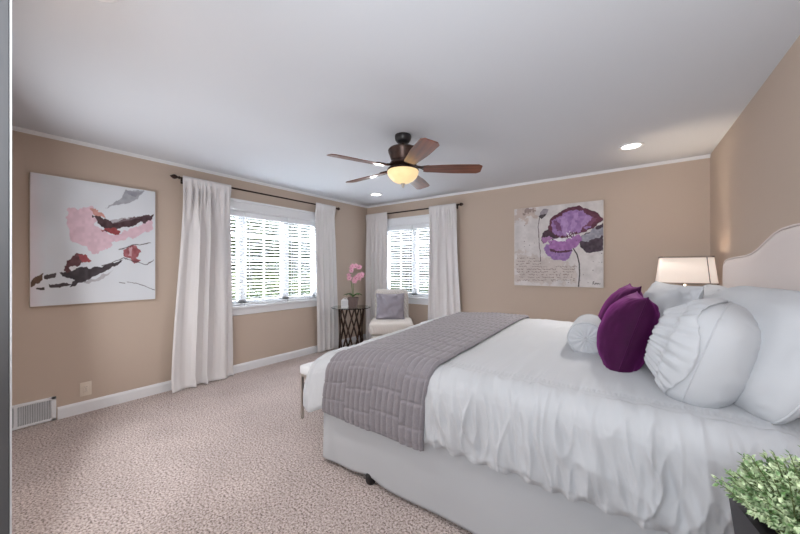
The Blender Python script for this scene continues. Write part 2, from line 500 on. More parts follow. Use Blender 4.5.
class Canvas:
    def __init__(s, nx, ny, corners, bg):
        s.nx, s.ny = nx, ny; s.c = corners
        u, v = np.meshgrid((np.arange(nx)) / (nx - 1), (np.arange(ny)) / (ny - 1), indexing='ij')   # v down
        s.u, s.v = u, v
        (xl, yl), (xr, yr), (xr2, yr2), (xl2, yl2) = corners
        hl, hr = yl2 - yl, yr2 - yr; tt = (u / hr) / ((1 - u) / hl + u / hr)
        s.x = xl + (xr - xl) * tt; s.y = (yl + (yr - yl) * tt) * (1 - v) + (yl2 + (yr2 - yl2) * tt) * v
        s.img = np.zeros((nx, ny, 3)) + np.array(bg, float)

    def warp(s, amt, sc=.03, seed=0):
        return (s.x + amt * (vnoise(s.x, s.y, sc, seed) + .5 * vnoise(s.x, s.y, sc * 3, seed + 1)) * 2,
                s.y + amt * (vnoise(s.x, s.y, sc, seed + 2) + .5 * vnoise(s.x, s.y, sc * 3, seed + 3)) * 2)

    def poly(s, pts, col, amt=6, seed=0, alpha=1.0, mott=10, soft=0.0, sc=.05, streak=None):
        x, y = s.warp(amt, sc, seed); m_ = inpoly(x, y, pts).astype(float) * alpha
        if streak: m_ *= (vnoise(s.x + s.y * streak[0], s.y * streak[1], streak[2], seed + 9) > streak[3])
        c = np.array(col, float) + (mott * 2 * vnoise(s.x, s.y, .09, seed + 4))[..., None]
        s.img = s.img * (1 - m_[..., None]) + c * m_[..., None]

    def line(s, pts, wd, col, amt=1.5, seed=0, alpha=1.0):
        x, y = s.warp(amt, .05, seed); d = np.full(x.shape, 1e9)
        for (xa, ya), (xb, yb) in zip(pts, pts[1:]):
            L = (xb - xa) ** 2 + (yb - ya) ** 2 + 1e-9
            t = np.clip(((x - xa) * (xb - xa) + (y - ya) * (yb - ya)) / L, 0, 1)
            d = np.minimum(d, np.hypot(x - xa - t * (xb - xa), y - ya - t * (yb - ya)))
        m_ = np.clip((wd - d) / 1.2 + .5, 0, 1)[..., None] * alpha
        s.img = s.img * (1 - m_) + np.array(col, float) * m_

    def mesh(s, nm, parent, Wd, Ht, th):
        """front faces -y, origin at the centre, back at y=0"""
        me = bpy.data.meshes.new(nm)
        nx, ny = s.nx, s.ny
        vs = np.stack([(s.u - .5) * Wd, np.full(s.u.shape, -th - .0004), (.5 - s.v) * Ht], -1).reshape(-1, 3)
        i = np.arange(nx * ny).reshape(nx, ny)
        f = np.stack([i[:-1, :-1], i[:-1, 1:], i[1:, 1:], i[1:, :-1]], -1).reshape(-1, 4)
        me.from_pydata(vs.tolist(), [], f.tolist())
        a = me.color_attributes.new('paint', 'FLOAT_COLOR', 'POINT')
        c = np.clip(s.img, 0, 255) / 255
        c = np.where(c <= .04045, c / 12.92, ((c + .055) / 1.055) ** 2.4)
        c = np.concatenate([c.reshape(-1, 3), np.ones((nx * ny, 1))], 1)
        a.data.foreach_set('color', c.astype(np.float32).ravel())
        me.materials.append(PAINT)
        o = bpy.data.objects.new(nm, me); COL.objects.link(o); o.parent = parent
        return o


PAINT = vcol_mat('painted_canvas', 0.55)
CANV = mat('canvas_edge', rgb(226, 220, 216), 0.8)


def hang(name, loc, rz, Wd, Ht, th, cv, label):
    root = empty(name, loc, rz); tag(root, label, 'painting')
    b = NB(); box(b, -Wd / 2, Wd / 2, -th, -0.002, -Ht / 2, Ht / 2, 0.003, 2); obj('canvas', b, CANV, root, 0.6)
    cv.mesh('painted_front', root, Wd - .006, Ht - .006, th)
    return root


# pink abstract (coordinates are positions on the canvas, corners first)
c = Canvas(300, 330, [(40, 28), (497, 100), (497, 495), (35, 520)], (222, 226, 232))
c.img += (vnoise(c.x, c.y, .012, 3) * 10)[..., None]
pk = np.clip((95 - c.x + 20 * vnoise(c.x, c.y, .02, 5)) / 60, 0, 1)[..., None] * .55
c.img = c.img * (1 - pk) + np.array((232, 208, 214.)) * pk
c.poly([(315, 158), (370, 125), (392, 92), (460, 98), (432, 130), (380, 145)], (170, 172, 180), 4, 1)
c.poly([(392, 98), (450, 102), (425, 118), (398, 110)], (150, 150, 160), 4, 2)
c.poly([(170, 200), (180, 168), (235, 150), (265, 162), (280, 215), (320, 250), (370, 255), (400, 238), (492, 192), (482, 240), (430, 265), (365, 278), (345, 280), (330, 308), (275, 325), (230, 302), (178, 268), (190, 240)], (221, 190, 202), 9, 3, mott=8)
c.poly([(255, 160), (275, 165), (300, 178), (310, 195), (275, 195)], (205, 150, 142), 7, 4)
c.poly([(268, 182), (300, 195), (340, 207), (400, 198), (450, 190), (492, 180), (484, 200), (440, 215), (400, 228), (355, 236), (340, 247), (310, 240), (285, 215)], (72, 48, 54), 7, 5, mott=14)
c.poly([(330, 204), (400, 196), (450, 195), (405, 208), (350, 214)], (150, 140, 146), 6, 6, alpha=.55)
c.poly([(302, 236), (345, 232), (372, 243), (348, 262), (322, 252)], (150, 62, 66), 6, 7)
c.poly([(158, 392), (175, 352), (205, 328), (240, 328), (232, 360), (210, 382), (180, 396)], (92, 52, 58), 6, 8, mott=16)
c.poly([(218, 328), (245, 330), (260, 352), (235, 364), (226, 345)], (152, 70, 76), 6, 9)
c.poly([(148, 402), (230, 380), (300, 374), (384, 354), (342, 380), (270, 412), (230, 436), (178, 447), (196, 420), (160, 412)], (58, 50, 56), 6, 10, mott=12)
c.poly([(230, 436), (320, 398), (345, 385), (310, 415), (250, 440)], (170, 166, 172), 6, 11, alpha=.7)
c.poly([(182, 376), (205, 370), (215, 380), (190, 390)], (228, 224, 226), 3, 12)
c.poly([(35, 428), (82, 402), (86, 430), (36, 446)], (92, 66, 50), 6, 13)
c.poly([(90, 402), (130, 397), (132, 412), (92, 418)], (66, 56, 58), 4, 14)
c.poly([(60, 452), (90, 450), (90, 460), (62, 460)], (60, 50, 50), 3, 15)
c.poly([(105, 440), (165, 434), (195, 440), (140, 452), (110, 450)], (60, 52, 56), 4, 16)
c.poly([(382, 318), (400, 298), (430, 300), (447, 325), (425, 345), (442, 356), (420, 372), (405, 350), (380, 342)], (158, 92, 98), 6, 17, mott=22)
c.poly([(398, 305), (412, 305), (408, 340), (398, 335)], (222, 190, 196), 4, 18, alpha=.7)
c.line([(362, 314), (410, 298), (482, 288)], 1.3, (70, 60, 64), 3, 19)
c.line([(300, 370), (384, 345), (470, 370), (492, 352)], 1.3, (80, 72, 76), 4, 20)
c.line([(395, 432), (440, 442), (495, 462)], 1.0, (110, 105, 110), 3, 21)
c.line([(365, 434), (385, 436)], 1.2, (110, 105, 110), 1, 22)
hang('abstract_painting', (XL + .001, 0.767, 1.54), PI / 2, 0.855, 1.105, 0.036, c,
     'abstract canvas of pink and dark red strokes on white, beside the widest curtain')

# purple flower
c = Canvas(330, 330, [(52, 78), (528, 32), (528, 495), (52, 482)], (212, 206, 205))
c.img += (vnoise(c.x, c.y, .03, 3) * 22 + vnoise(c.x, c.y, .1, 4) * 10)[..., None]
c.poly([(52, 70), (170, 60), (175, 110), (130, 135), (60, 150)], (186, 160, 146), 22, 30, alpha=.5)
c.poly([(90, 80), (150, 78), (160, 100), (110, 110)], (120, 100, 96), 26, 31, alpha=.55)
c.poly([(52, 300), (200, 330), (380, 380), (370, 470), (60, 470)], (186, 168, 158), 26, 32, alpha=.4)
# bud and its stalk
c.line([(188, 122), (180, 170), (184, 240), (190, 300), (194, 355)], 1.8, (92, 80, 84), 2, 33)
c.poly([(184, 118), (190, 95), (208, 76), (234, 80), (226, 104), (198, 128)], (150, 142, 150), 3, 34)
c.poly([(184, 118), (198, 108), (226, 104), (198, 132)], (66, 56, 62), 3, 35)
# grey-black petal at the right
c.poly([(400, 232), (470, 186), (530, 148), (530, 296), (485, 304), (452, 314), (410, 284), (398, 262)], (62, 42, 58), 7, 36, mott=14)
c.poly([(410, 226), (470, 190), (528, 178), (528, 226), (480, 238), (448, 258), (420, 246)], (150, 148, 160), 7, 37, mott=18)
# left dark petal
c.poly([(192, 240), (200, 205), (235, 182), (290, 222), (300, 236), (240, 240), (205, 262)], (64, 34, 52), 6, 38)
c.poly([(196, 235), (240, 224), (262, 236), (228, 252), (204, 262)], (168, 120, 168), 6, 39)
# big petal
c.poly([(232, 182), (242, 132), (290, 95), (348, 66), (400, 60), (445, 78), (482, 95), (518, 116), (530, 138), (470, 182), (415, 205), (340, 226), (296, 236), (258, 205)], (92, 36, 60), 6, 40, mott=12)
c.poly([(250, 178), (262, 140), (300, 112), (352, 86), (398, 78), (430, 96), (462, 118), (498, 132), (455, 170), (405, 196), (352, 206), (318, 222), (300, 226), (268, 205)], (154, 116, 172), 9, 41, mott=16)
c.poly([(320, 225), (300, 130), (322, 108), (345, 215)], (182, 146, 196), 9, 42, alpha=.8)
c.poly([(350, 205), (372, 96), (402, 92), (370, 200)], (176, 138, 190), 8, 43, alpha=.8)
c.poly([(398, 192), (440, 112), (468, 128), (420, 182)], (178, 142, 192), 8, 44, alpha=.7)
c.poly([(285, 195), (262, 150), (282, 132), (305, 200)], (104, 52, 90), 8, 45, alpha=.7)
c.poly([(420, 180), (478, 112), (520, 128), (450, 172)], (104, 40, 66), 8, 46, alpha=.75)
# lower petals
c.poly([(206, 285), (222, 312), (264, 346), (322, 357), (350, 334), (364, 300), (340, 280), (230, 262)], (150, 112, 170), 6, 47, mott=16)
c.poly([(240, 288), (300, 300), (350, 292), (362, 305), (300, 314), (246, 304)], (86, 40, 66), 6, 48)
c.poly([(230, 250), (262, 234), (330, 240), (402, 208), (412, 236), (398, 268), (362, 292), (300, 298), (248, 288)], (164, 110, 172), 6, 49, mott=16)
c.poly([(258, 240), (290, 232), (335, 236), (330, 252), (285, 252)], (228, 224, 230), 4, 50)
rs = random.Random(4)
for k in range(46):
    a = rs.random() * 2 * PI; r = 28 * rs.random() ** .5; x = 352 + r * math.cos(a); y = 216 + .7 * r * math.sin(a)
    c.line([(x, y), (x + 1, y + 1)], 2.2, (236, 232, 236) if k % 2 else (70, 50, 66), 0, 0)
c.line([(370, 290), (388, 318), (400, 370), (402, 430), (397, 490)], 3.4, (62, 56, 58), 1, 51)
# rows of illegible handwriting
for r in range(9):
    y = 340 + r * 14.5; xx = 62 + rs.random() * 8
    xend = (215 if r < 3 else 380) - rs.random() * 30
    while xx < xend:
        L = 3 + rs.random() * 7
        if rs.random() < .72:
            c.line([(xx, y + rs.uniform(-3, 2)), (xx + L * .5, y + rs.uniform(-4, 4)), (xx + L, y + rs.uniform(-3, 3))], 0.9 + rs.random() * .7,
                   (112, 92, 86), 1, 52, alpha=.75)
        xx += L + 1.5 + rs.random() * 4
for k in range(40):
    x, y = rs.uniform(60, 520), rs.uniform(120, 470)
    c.line([(x, y), (x + 1, y)], rs.uniform(.9, 2.2), (70, 58, 58), 0, 0, alpha=.8)
# scribbled signature
c.line([(472, 478), (474, 464), (480, 463), (473, 470), (482, 478)], 1.2, (50, 44, 46), 0, 0)
c.line([(484, 478), (486, 470), (490, 477), (494, 470), (497, 478), (501, 471), (506, 477), (512, 474)], 1.1, (50, 44, 46), 0, 0)
hang('flower_painting', (-0.849, YF - .001, 1.587), 0.0, 1.02, 1.02, 0.036, c,
     'square canvas of a purple poppy with a bud and handwriting, on the far wall')

# ------------------------------------------------------------------ outlet and return-air grille on the left wall
r = empty('wall_outlet', (XL, 0.678, 0.212), PI / 2); tag(r, 'ivory wall outlet above the baseboard under the pink abstract painting', 'outlet')
IV = mat('ivory_plastic', rgb(226, 214, 200), 0.4)
b = NB(); box(b, -.039, .039, -.006, 0, -.062, .062, .003, 2); obj('cover_plate', b, IV, r, .6)
b = NB(); box(b, -.019, .019, -.009, -.004, -.036, .036, .002, 2); obj('socket_insert', b, IV, r, .6)
for z in (-.018, .018):
    for x in (-.006, .006): b = NB(); box(b, x - .001, x + .001, -.0096, -.008, z - .004, z + .004); obj('socket_slot', b, BLACK, r)
b = NB(); lathe(b, [(0, 0), (.003, 0), (.003, .002), (0, .002)], 10)
for v in b.verts: v.co = Vector((v.co.x, -.009 - v.co.z, v.co.y))
obj('screw', b, BRONZE, r)

r = empty('air_return_grille', (XL, 0.27, 0.105), PI / 2); tag(r, 'white metal air return grille low on the wall at the end of the baseboard', 'vent')
b = NB(); W2, H2 = .222, .1
box(b, -W2, W2, -.012, 0, H2 - .024, H2, .003, 1); box(b, -W2, W2, -.012, 0, -H2, -H2 + .02, .003, 1)
box(b, W2 - .03, W2, -.012, 0, -H2, H2, .003, 1); box(b, -W2, -W2 + .03, -.012, 0, -H2, H2, .003, 1)
obj('grille_frame', b, WHITE, r, .6)
b = NB(); box(b, -W2 + .02, W2 - .02, -.002, -.0005, -H2 + .01, H2 - .01); obj('dark_back', b, mat('duct_grey', rgb(150, 150, 154), .8), r)
b = NB(); x = -W2 + .034
while x < W2 - .032:
    v = [b.verts.new(p) for p in [(x, -.010, -H2 + .018), (x + .006, -.002, -H2 + .018), (x + .006, -.002, H2 - .022), (x, -.010, H2 - .022),
                                 (x + .001, -.0105, -H2 + .018), (x + .007, -.0025, -H2 + .018), (x + .007, -.0025, H2 - .022), (x + .001, -.0105, H2 - .022)]]
    for f in [(0, 1, 2, 3), (7, 6, 5, 4), (0, 4, 5, 1), (3, 2, 6, 7), (0, 3, 7, 4), (1, 5, 6, 2)]: b.faces.new([v[i] for i in f])
    x += .0095
box(b, -.012, .002, -.0125, -.002, -H2 + .018, H2 - .022)
obj('fins', b, WHITE, r)

# ------------------------------------------------------------------ recessed ceiling lights
EMW = mat('lamp_lens', rgb(255, 250, 240), .5, emit=(1, .97, .92, 1), estr=3.2)


def downlight(x, y, label, power=26, aim=(-1.2, 2.3, .2), cone=1.9):
    r = empty('recessed_ceiling_light', (x, y, H)); tag(r, label, 'ceiling light', 'recessed ceiling lights')
    b = NB(); lathe(b, [(.072, -.001), (.098, -.001), (.1, -.006), (.092, -.009), (.076, -.007), (.072, -.001)], 40); obj('trim_ring', b, WHITE, r, 3)
    b = NB(); lathe(b, [(0, -.003), (.074, -.003), (.074, -.001), (0, -.001)], 40); obj('lens', b, EMW, r, .6)
    l = bpy.data.lights.new('spot', 'SPOT'); l.energy = power; l.spot_size = cone; l.spot_blend = 1; l.shadow_soft_size = .07; l.color = (1, .96, .92)
    o = bpy.data.objects.new('downlight_lamp', l); COL.objects.link(o); o.location = (x, y, H - .03)
    o.rotation_euler = (Vector(aim) - Vector((x, y, H + .6))).to_track_quat('-Z', 'Y').to_euler()   # beams tilted only to balance the lighting, the fixture stays flat


downlight(-0.067, 3.703, 'round recessed ceiling light above the bed, near the headboard wall', 75)
downlight(-1.75, .30, 'added unseen recessed ceiling light just inside the doorway wall, above the open carpet', 32, (-2.1, .45, 0), 2.75)  # extra downlight out of view, added to brighten the left wall and near carpet
downlight(-3.26, 3.80, 'round recessed ceiling light in the corner above the armchair')

# ------------------------------------------------------------------ ceiling fan
FX, FY = -1.63, 2.25
fan = empty('ceiling_fan', (FX, FY, H)); tag(fan, 'bronze ceiling fan with five dark wood blades and an amber glass bowl light', 'ceiling fan')
b = NB(); lathe(b, [(0, 0), (.068, 0), (.07, -.012), (.066, -.04), (.05, -.062), (.024, -.07), (0, -.07)], 32); obj('canopy', b, BLACK, fan, .8)
b = NB(); tube(b, [(0, 0, -.065), (0, 0, -.13)], .013, 14); obj('downrod', b, BRONZE, fan, .8)
b = NB(); lathe(b, [(0, -.098), (.03, -.1), (.085, -.106), (.118, -.116), (.128, -.13), (.124, -.15), (.116, -.17), (.106, -.2), (.096, -.222), (.1, -.232), (.112, -.238), (.112, -.25), (.09, -.262), (0, -.265)], 40)
obj('motor_housing', b, mat('mottled_bronze', rgb(66, 48, 42), .35, .5, var=.5, vscale=25), fan, .8)
b = NB(); lathe(b, [(0, -.26), (.07, -.26), (.075, -.275), (.128, -.285), (.134, -.292), (.134, -.302), (.128, -.306), (0, -.3)], 40); obj('light_fitter', b, BRONZE, fan, .8)
BOWL = mat('amber_glass', rgb(205, 170, 115), .35, emit=(1.0, .76, .44, 1), estr=.42, var=.12, vscale=14, bump=.1, bscale=20)
b = NB(); lathe(b, [(.128, -.300), (.134, -.312), (.130, -.335), (.115, -.362), (.088, -.388), (.055, -.405), (.02, -.412), (0, -.413)], 40); obj('glass_bowl', b, BOWL, fan, 3)
b = NB(); lathe(b, [(0, -.408), (.018, -.41), (.02, -.416), (.011, -.422), (.014, -.43), (.012, -.44), (.005, -.448), (0, -.452)], 16); obj('finial', b, CHROME, fan, .8)
BLADE = wood_mat('walnut_blade', rgb(78, 38, 26), rgb(132, 70, 46), .28)
BLADE.node_tree.nodes['Principled BSDF'].inputs['Coat Weight'].default_value = .8
BLADE.node_tree.nodes['Principled BSDF'].inputs['Coat Roughness'].default_value = .22
for k, a in enumerate([0, 72, 144, 216, 288]):
    ang = TH + math.radians(a - 2.0)
    b = NB(); N = 16; pitch = math.radians(-12)
    up, dn = [], []
    for i in range(N + 1):
        t = i / N; x = .175 + t * .49
        hw = (.052 + .018 * sm(0, .6, t)) * math.sqrt(max(0.0, 1 - max(0, (t - .93) / .07) ** 3 * .55)) * (1 if t > .03 else .85)
        for s, L in ((1, up), (-1, dn)): L.append((x, s * hw))
    loop = up + dn[::-1]
    def pt(x, y, z): return Vector((x, y * math.cos(pitch), z + y * math.sin(pitch) - .288 - .012 * (x - .175)))
    A = [b.verts.new(pt(x, y, .003)) for x, y in loop]; B = [b.verts.new(pt(x, y, -.003)) for x, y in loop]
    for i in range(len(loop)): b.faces.new((A[i], A[(i + 1) % len(loop)], B[(i + 1) % len(loop)], B[i]))
    for i in range(N):
        j = len(loop) - 1 - i
        b.faces.new((A[i], A[j], A[j - 1], A[i + 1])); b.faces.new((B[i + 1], B[j - 1], B[j], B[i]))
    bmesh.ops.recalc_face_normals(b, faces=b.faces)
    bl = obj('blade', b, BLADE, fan, .6, rz=ang)
    b = NB()
    tube(b, [(.085, 0, -.250), (.12, 0, -.268), (.16, 0, -.277)], [.013, .011, .012], 8)
    for s in (-1, 1):
        tube(b, [(.14, 0, -.274), (.175, s * .028, -.28 + s * -.005), (.215, s * .036, -.28 - s * .007), (.245, s * .02, -.279 - s * .004), (.26, 0, -.279)], .0055, 6)
    box(b, .155, .225, -.014, .014, -.2835, -.2775, .002, 1)
    obj('blade_iron', b, BRONZE, bl, .8)

# ------------------------------------------------------------------ bed
YN, YB, XF, XH = 1.50, 3.42, -1.73, 0.46
YC = (YN + YB) / 2
ZT = 0.795
bed = empty('bed', (-.6, YC, 0)); tag(bed, 'large upholstered bed with curved cream headboard and white skirt', 'bed')
BO = Vector((-.6, YC, 0))


def bobj(nm, b, mm, smooth=.8, parent=bed):
    for v in b.verts: v.co -= BO
    return obj(nm, b, mm, parent, smooth)


b = NB(); box(b, XF + .13, XH - .01, YN + .05, YB - .05, .42, .695, .05, 4); bobj('mattress', b, LINEN2)
b = NB(); box(b, XF + .06, XH, YN + .04, YB - .04, .16, .42, .02, 2); bobj('box_spring', b, LINEN2)
# headboard outline in (y, z), thick in x, following the wall
hy0, hy1 = 1.20, 3.44


def hb_top(y):
    d = (y - 2.15) if y > 2.15 else (2.15 - y) * 1.36
    pts = [(0, 1.492), (.12, 1.49), (.22, 1.477), (.32, 1.452), (.46, 1.415), (.58, 1.393), (.7, 1.384), (.9, 1.380), (1.15, 1.374), (1.22, 1.366), (1.265, 1.35), (1.285, 1.325), (1.292, 1.30)]
    for (a, za), (c_, zc) in zip(pts, pts[1:]):
        if d <= c_: return za + (zc - za) * (d - a) / (c_ - a)
    return 1.30


b = NB(); N = 160; rows = []
ins = [(0, .03), (.0, .018), (.006, .006), (.02, .0), (.05, -.004)]   # inset from the outline, x offset (front towards -x)
xf, xb = .488, .558
for i in range(N + 1):
    y = hy0 + (hy1 - hy0) * i / N; zt = hb_top(y)
    yc = y
    def sx(yv): return (YF - yv) * .03 * .6
    ring = [(xb + sx(y), y, .25), (xb + sx(y), y, zt), (xf + .02 + sx(y), y, zt), (xf + .008 + sx(y), y, zt - .004), (xf + sx(y), y, zt - .018),
            (xf - .002 + sx(y), y, zt - .05), (xf - .004 + sx(y), y, zt * .6), (xf + sx(y), y, .25)]
    rows.append([b.verts.new(p) for p in ring])
for r0, r1 in zip(rows, rows[1:]):
    for j in range(7): b.faces.new((r0[j], r0[j + 1], r1[j + 1], r1[j]))
b.faces.new(rows[0]); b.faces.new(rows[-1][::-1])
bmesh.ops.recalc_face_normals(b, faces=b.faces)
hbd = bobj('headboard', b, HEADB, .9)
b = NB(); tube(b, [(xf + .004 + (YF - y) * .018, y, z - .003) for y, z in [(hy0, .3), (hy0, 1.0)] + [(hy0 + (hy1 - hy0) * i / N, hb_top(hy0 + (hy1 - hy0) * i / N)) for i in range(N + 1)] + [(hy1, 1.0), (hy1, .3)]], .006, 6)
bobj('piping', b, HEADB, 3, hbd)
# skirt: three sides, gathered lightly
b = NB()
sk = [(XH, YN - .035), (XF + .05, YN - .035), (XF - .0, YN - .03), (XF - .0, YB + .03), (XH, YB + .03)]
seg = []
tot = 0
for p, q in zip(sk, sk[1:]):
    L = math.dist(p, q); seg.append((tot, L, p, q)); tot += L


def skp(s):
    d = s * tot
    for a, L, p, q in seg:
        if d <= a + L + 1e-6:
            t = (d - a) / L
            nx, ny = (q[1] - p[1]) / L, -(q[0] - p[0]) / L
            return p[0] + (q[0] - p[0]) * t, p[1] + (q[1] - p[1]) * t, nx, ny, d
    return q[0], q[1], nx, ny, d


def skf(s, v):
    x, y, nx, ny, d = skp(s); z = .46 * (1 - v) + .028 * v
    f = (.010 * NZ(d * 2.2, v * .5, 3) + .005 * math.sin(d * 9) * (1 if v > .3 else v / .3)) * v * 1.4 + .004 * NZ(d * 7, v * 4, 8)
    cnr = math.exp(-((d - seg[1][0]) / .05) ** 2)
    f += .022 * cnr * v
    z += .012 * cnr * v + .008 * v * NZ(d * 1.6, 0, 5)
    return Vector((x - nx * f * -1 if False else x + (-nx) * -f * -1, y + ny * f, z))


# outward normal: the path runs head -> foot along the near side, so the near side's outside is -y
def skf2(s, v):
    x, y, nx, ny, d = skp(s); p = skf(s, v); f = p.y - y if abs(ny) > .5 else None
    z = p.z
    a = (.012 * NZ(d * 2.2, v * .5, 3) + .004 * math.sin(d * 9)) * v + .003 * NZ(d * 7, v * 4, 8)
    a += .02 * math.exp(-((d - seg[1][0]) / .05) ** 2) * v
    if y < YN: z += .022 * math.exp(-((x + 1.32) / .09) ** 2) * v
    ox, oy = (0, -1) if y <= YN - .025 else ((0, 1) if y >= YB + .029 else (-1, 0))
    return Vector((x + ox * a, y + oy * a, z))


grid(b, 420, 30, skf2)
skirt = bobj('bed_skirt', b, LINEN2, 3)
mdf = skirt.modifiers.new('s', 'SOLIDIFY'); mdf.thickness = .003
for (x, y) in [(-1.32, YN - .012), (-1.60, YB - .08), (0.3, YN + .06), (.3, YB - .08), (-1.62, YN + .1)]:
    b = NB(); box(b, x - .02, x + .02, y - .02, y + .02, .06, .17, .004, 1)
    lathe(b, [(0, 0), (.026, 0), (.032, .01), (.032, .05), (.024, .062), (0, .064)], 14, x, y)
    bobj('bed_foot', b, BLACK, .7)

# comforter draped over the mattress
RC = .14
per = []   # (x, y, nx, ny)
step = .0045
x = XH
while x > XF + RC: per.append((x, YN, 0, -1)); x -= step
na = int(RC * 1.35 * PI / 2 / step * 1.6)
for i in range(na + 1):
    a = PI / 2 * i / na; per.append((XF + RC - RC * math.sin(a), YN + RC - RC * math.cos(a), -math.sin(a), -math.cos(a)))
y = YN + RC + step
while y < YB - RC: per.append((XF, y, -1, 0)); y += step * 1.6
for i in range(na + 1):
    a = PI / 2 * i / na; per.append((XF + RC - RC * math.cos(a), YB - RC + RC * math.sin(a), -math.cos(a), math.sin(a)))
x = XF + RC + step
while x < XH: per.append((x, YB, 0, 1)); x += step * 2.5
dist = [0]
for p, q in zip(per, per[1:]): dist.append(dist[-1] + math.dist(p[:2], q[:2]) + .12 * math.dist(p[2:], q[2:]))


def ztop(x, y):
    ty = min(1, abs((y - YC) / ((YB - YN) / 2))); tx = min(1, abs((x - XH) / (XF - XH)))
    near = sm(YB, YN, y)
    return ZT + .022 * (1 - ty ** 3) * (1 - tx ** 6) - (.03 + .055 * near) * sm(-1.05, XF, x) ** 1.6


def hem_z(x, y):
    f = sm(-1.60, -1.74, x) if y < YC else 1
    return .405 - .115 * f


def under_runner(x): return sm(-1.72, -1.66, x) * (1 - sm(-.90, -.84, x))


RR = .085


def folds(x, y, d, k):
    """k 0..1 down the drop"""
    g = NZ(d * 5.5, k * 1.2 + 1, 2) * .55 + NZ(d * 12, k * 1.4, 9) * .45 + .45 * NZ(d * 26 + 3 * k, k * 2.2, 14) + .2 * NZ(d * 50 + 3 * k, k * 4, 17)
    # diagonal pulled creases
    c = 1 - abs(math.sin(d * 7.3 + k * 2.2 + 2.5 * NZ(d * 1.3, k, 4)))
    r2 = 1 - abs(NZ(d * 9 + .8 * NZ(d * 2, k * 2, 6), k * 1.0, 21)) * 3.2
    r3 = 1 - abs(NZ(d * 17, k * 1.6 + 3, 31)) * 3.2
    return g + .15 * c ** 3 + .42 * max(0, r2) ** 2 + .25 * max(0, r3) ** 2


def comf(i, kind, t):
    x, y, nx, ny = per[i]; d = dist[i]
    damp = 1 - .85 * under_runner(x)
    if kind == 'top':      # t 0 spine .. 1 perimeter
        sx_ = min(max(x, XF + .85), XH); S = Vector((sx_, YC)); P = Vector((x, y)); p = S.lerp(P, t)
        z = ztop(p.x, p.y)
        e = (1 - t) * (P - S).length     # distance in from the edge
        z += .007 * NZ(p.x * 5, p.y * 3, 1) * (1 - .7 * under_runner(p.x)) * min(1, e * 8)
        z += .005 * NZ(p.x * 14, p.y * 5, 6) * damp * min(1, e * 8)
        es = .055
        if e < .3:
            z += damp * (.009 * abs(math.sin(d * PI / .019)) * math.exp(-((e - es) / .010) ** 2) - .007 * math.exp(-((e - es) / .016) ** 2))
            z += damp * .009 * folds(x, y, d, 0) * sm(.30, .0, abs(e - es * .4))
        return Vector((p.x, p.y, z))
    hz = hem_z(x, y) + .012 * NZ(d * 6, 0, 3) + .007 * abs(math.sin(d * 24 + 2 * NZ(d * 3, 0, 1))) * damp
    Z0 = ztop(x, y); RQ = RR + .05 * sm(.2, 1, -nx); foot = max(0, -nx)
    arc = RQ * PI / 2; tot_ = arc + (Z0 - RQ - hz); s = t * tot_
    k = t
    if s < arc: a = s / RQ; o = RQ * math.sin(a); z = Z0 - RQ * (1 - math.cos(a)); n_o, n_z = math.sin(a), math.cos(a)
    else: o = RQ + .008 * k; z = Z0 - RQ - (s - arc); n_o, n_z = 1, 0
    o += .06 * foot * k
    amp = (.015 + .021 * sm(0, .7, k)) * damp
    f = folds(x, y, d, k)
    if k > .93: f = f * .6 + .35 * math.sin(d * 60 + 4 * NZ(d * 4, 0, 2)) * damp * (k - .93) / .07; o -= .012 * ((k - .93) / .07) ** 2
    fo = amp * f
    puff = .018 * math.sin(min(1, k * 1.02) * PI) * (1 if damp > .5 else .3)
    corner = math.exp(-(((x + y * 0) - (XF + .04)) / .10) ** 2) * math.exp(-((y - YN - .04) / .12) ** 2)
    o += fo * n_o + puff + .025 * corner * k; z += fo * n_z * .8
    return Vector((x + nx * o, y + ny * o, z))


b = NB(); nt_, nd_ = 46, 62
vs = []
for i in range(len(per)):
    col_ = [b.verts.new(comf(i, 'top', 1 - (1 - j / nt_) ** 1.9)) for j in range(nt_)]
    col_ += [b.verts.new(comf(i, 'drop', j / nd_)) for j in range(nd_ + 1)]
    vs.append(col_)
for a, c_ in zip(vs, vs[1:]):
    for j in range(len(a) - 1): b.faces.new((a[j], a[j + 1], c_[j + 1], c_[j]))
bmesh.ops.remove_doubles(b, verts=b.verts, dist=.0004)
bmesh.ops.recalc_face_normals(b, faces=b.faces)
o = obj('comforter', b, LINEN, smooth=3); tag(o, 'white gathered comforter spread over the bed, ruched along its edge', 'comforter')

# quilted runner across the foot of the bed
x0r, x1r = -1.655, -.885
hem = .375
off = .022
prof = []; L = 0
zn = ZT - RR
NP = 640
Rr = RR + off
length = (zn - hem) + Rr * PI / 2 + (YB - YN) + Rr * PI / 2 + (zn - .45)


def rprof(s):
    """arc length along the strip -> y, z, normal y, normal z"""
    a1 = zn - hem
    if s < a1: return YN - Rr, hem + s, -1, 0
    s -= a1; q = Rr * PI / 2
    if s < q: a = s / Rr; return YN - Rr * math.cos(a), zn + Rr * math.sin(a), -math.cos(a), math.sin(a)
    s -= q
    if s < YB - YN: return YN + s, ZT + off, 0, 1
    s -= YB - YN
    if s < q: a = s / Rr; return YB + Rr * math.sin(a), zn + Rr * math.cos(a), math.sin(a), math.cos(a)
    s -= q
    return YB + Rr, zn - s, 1, 0


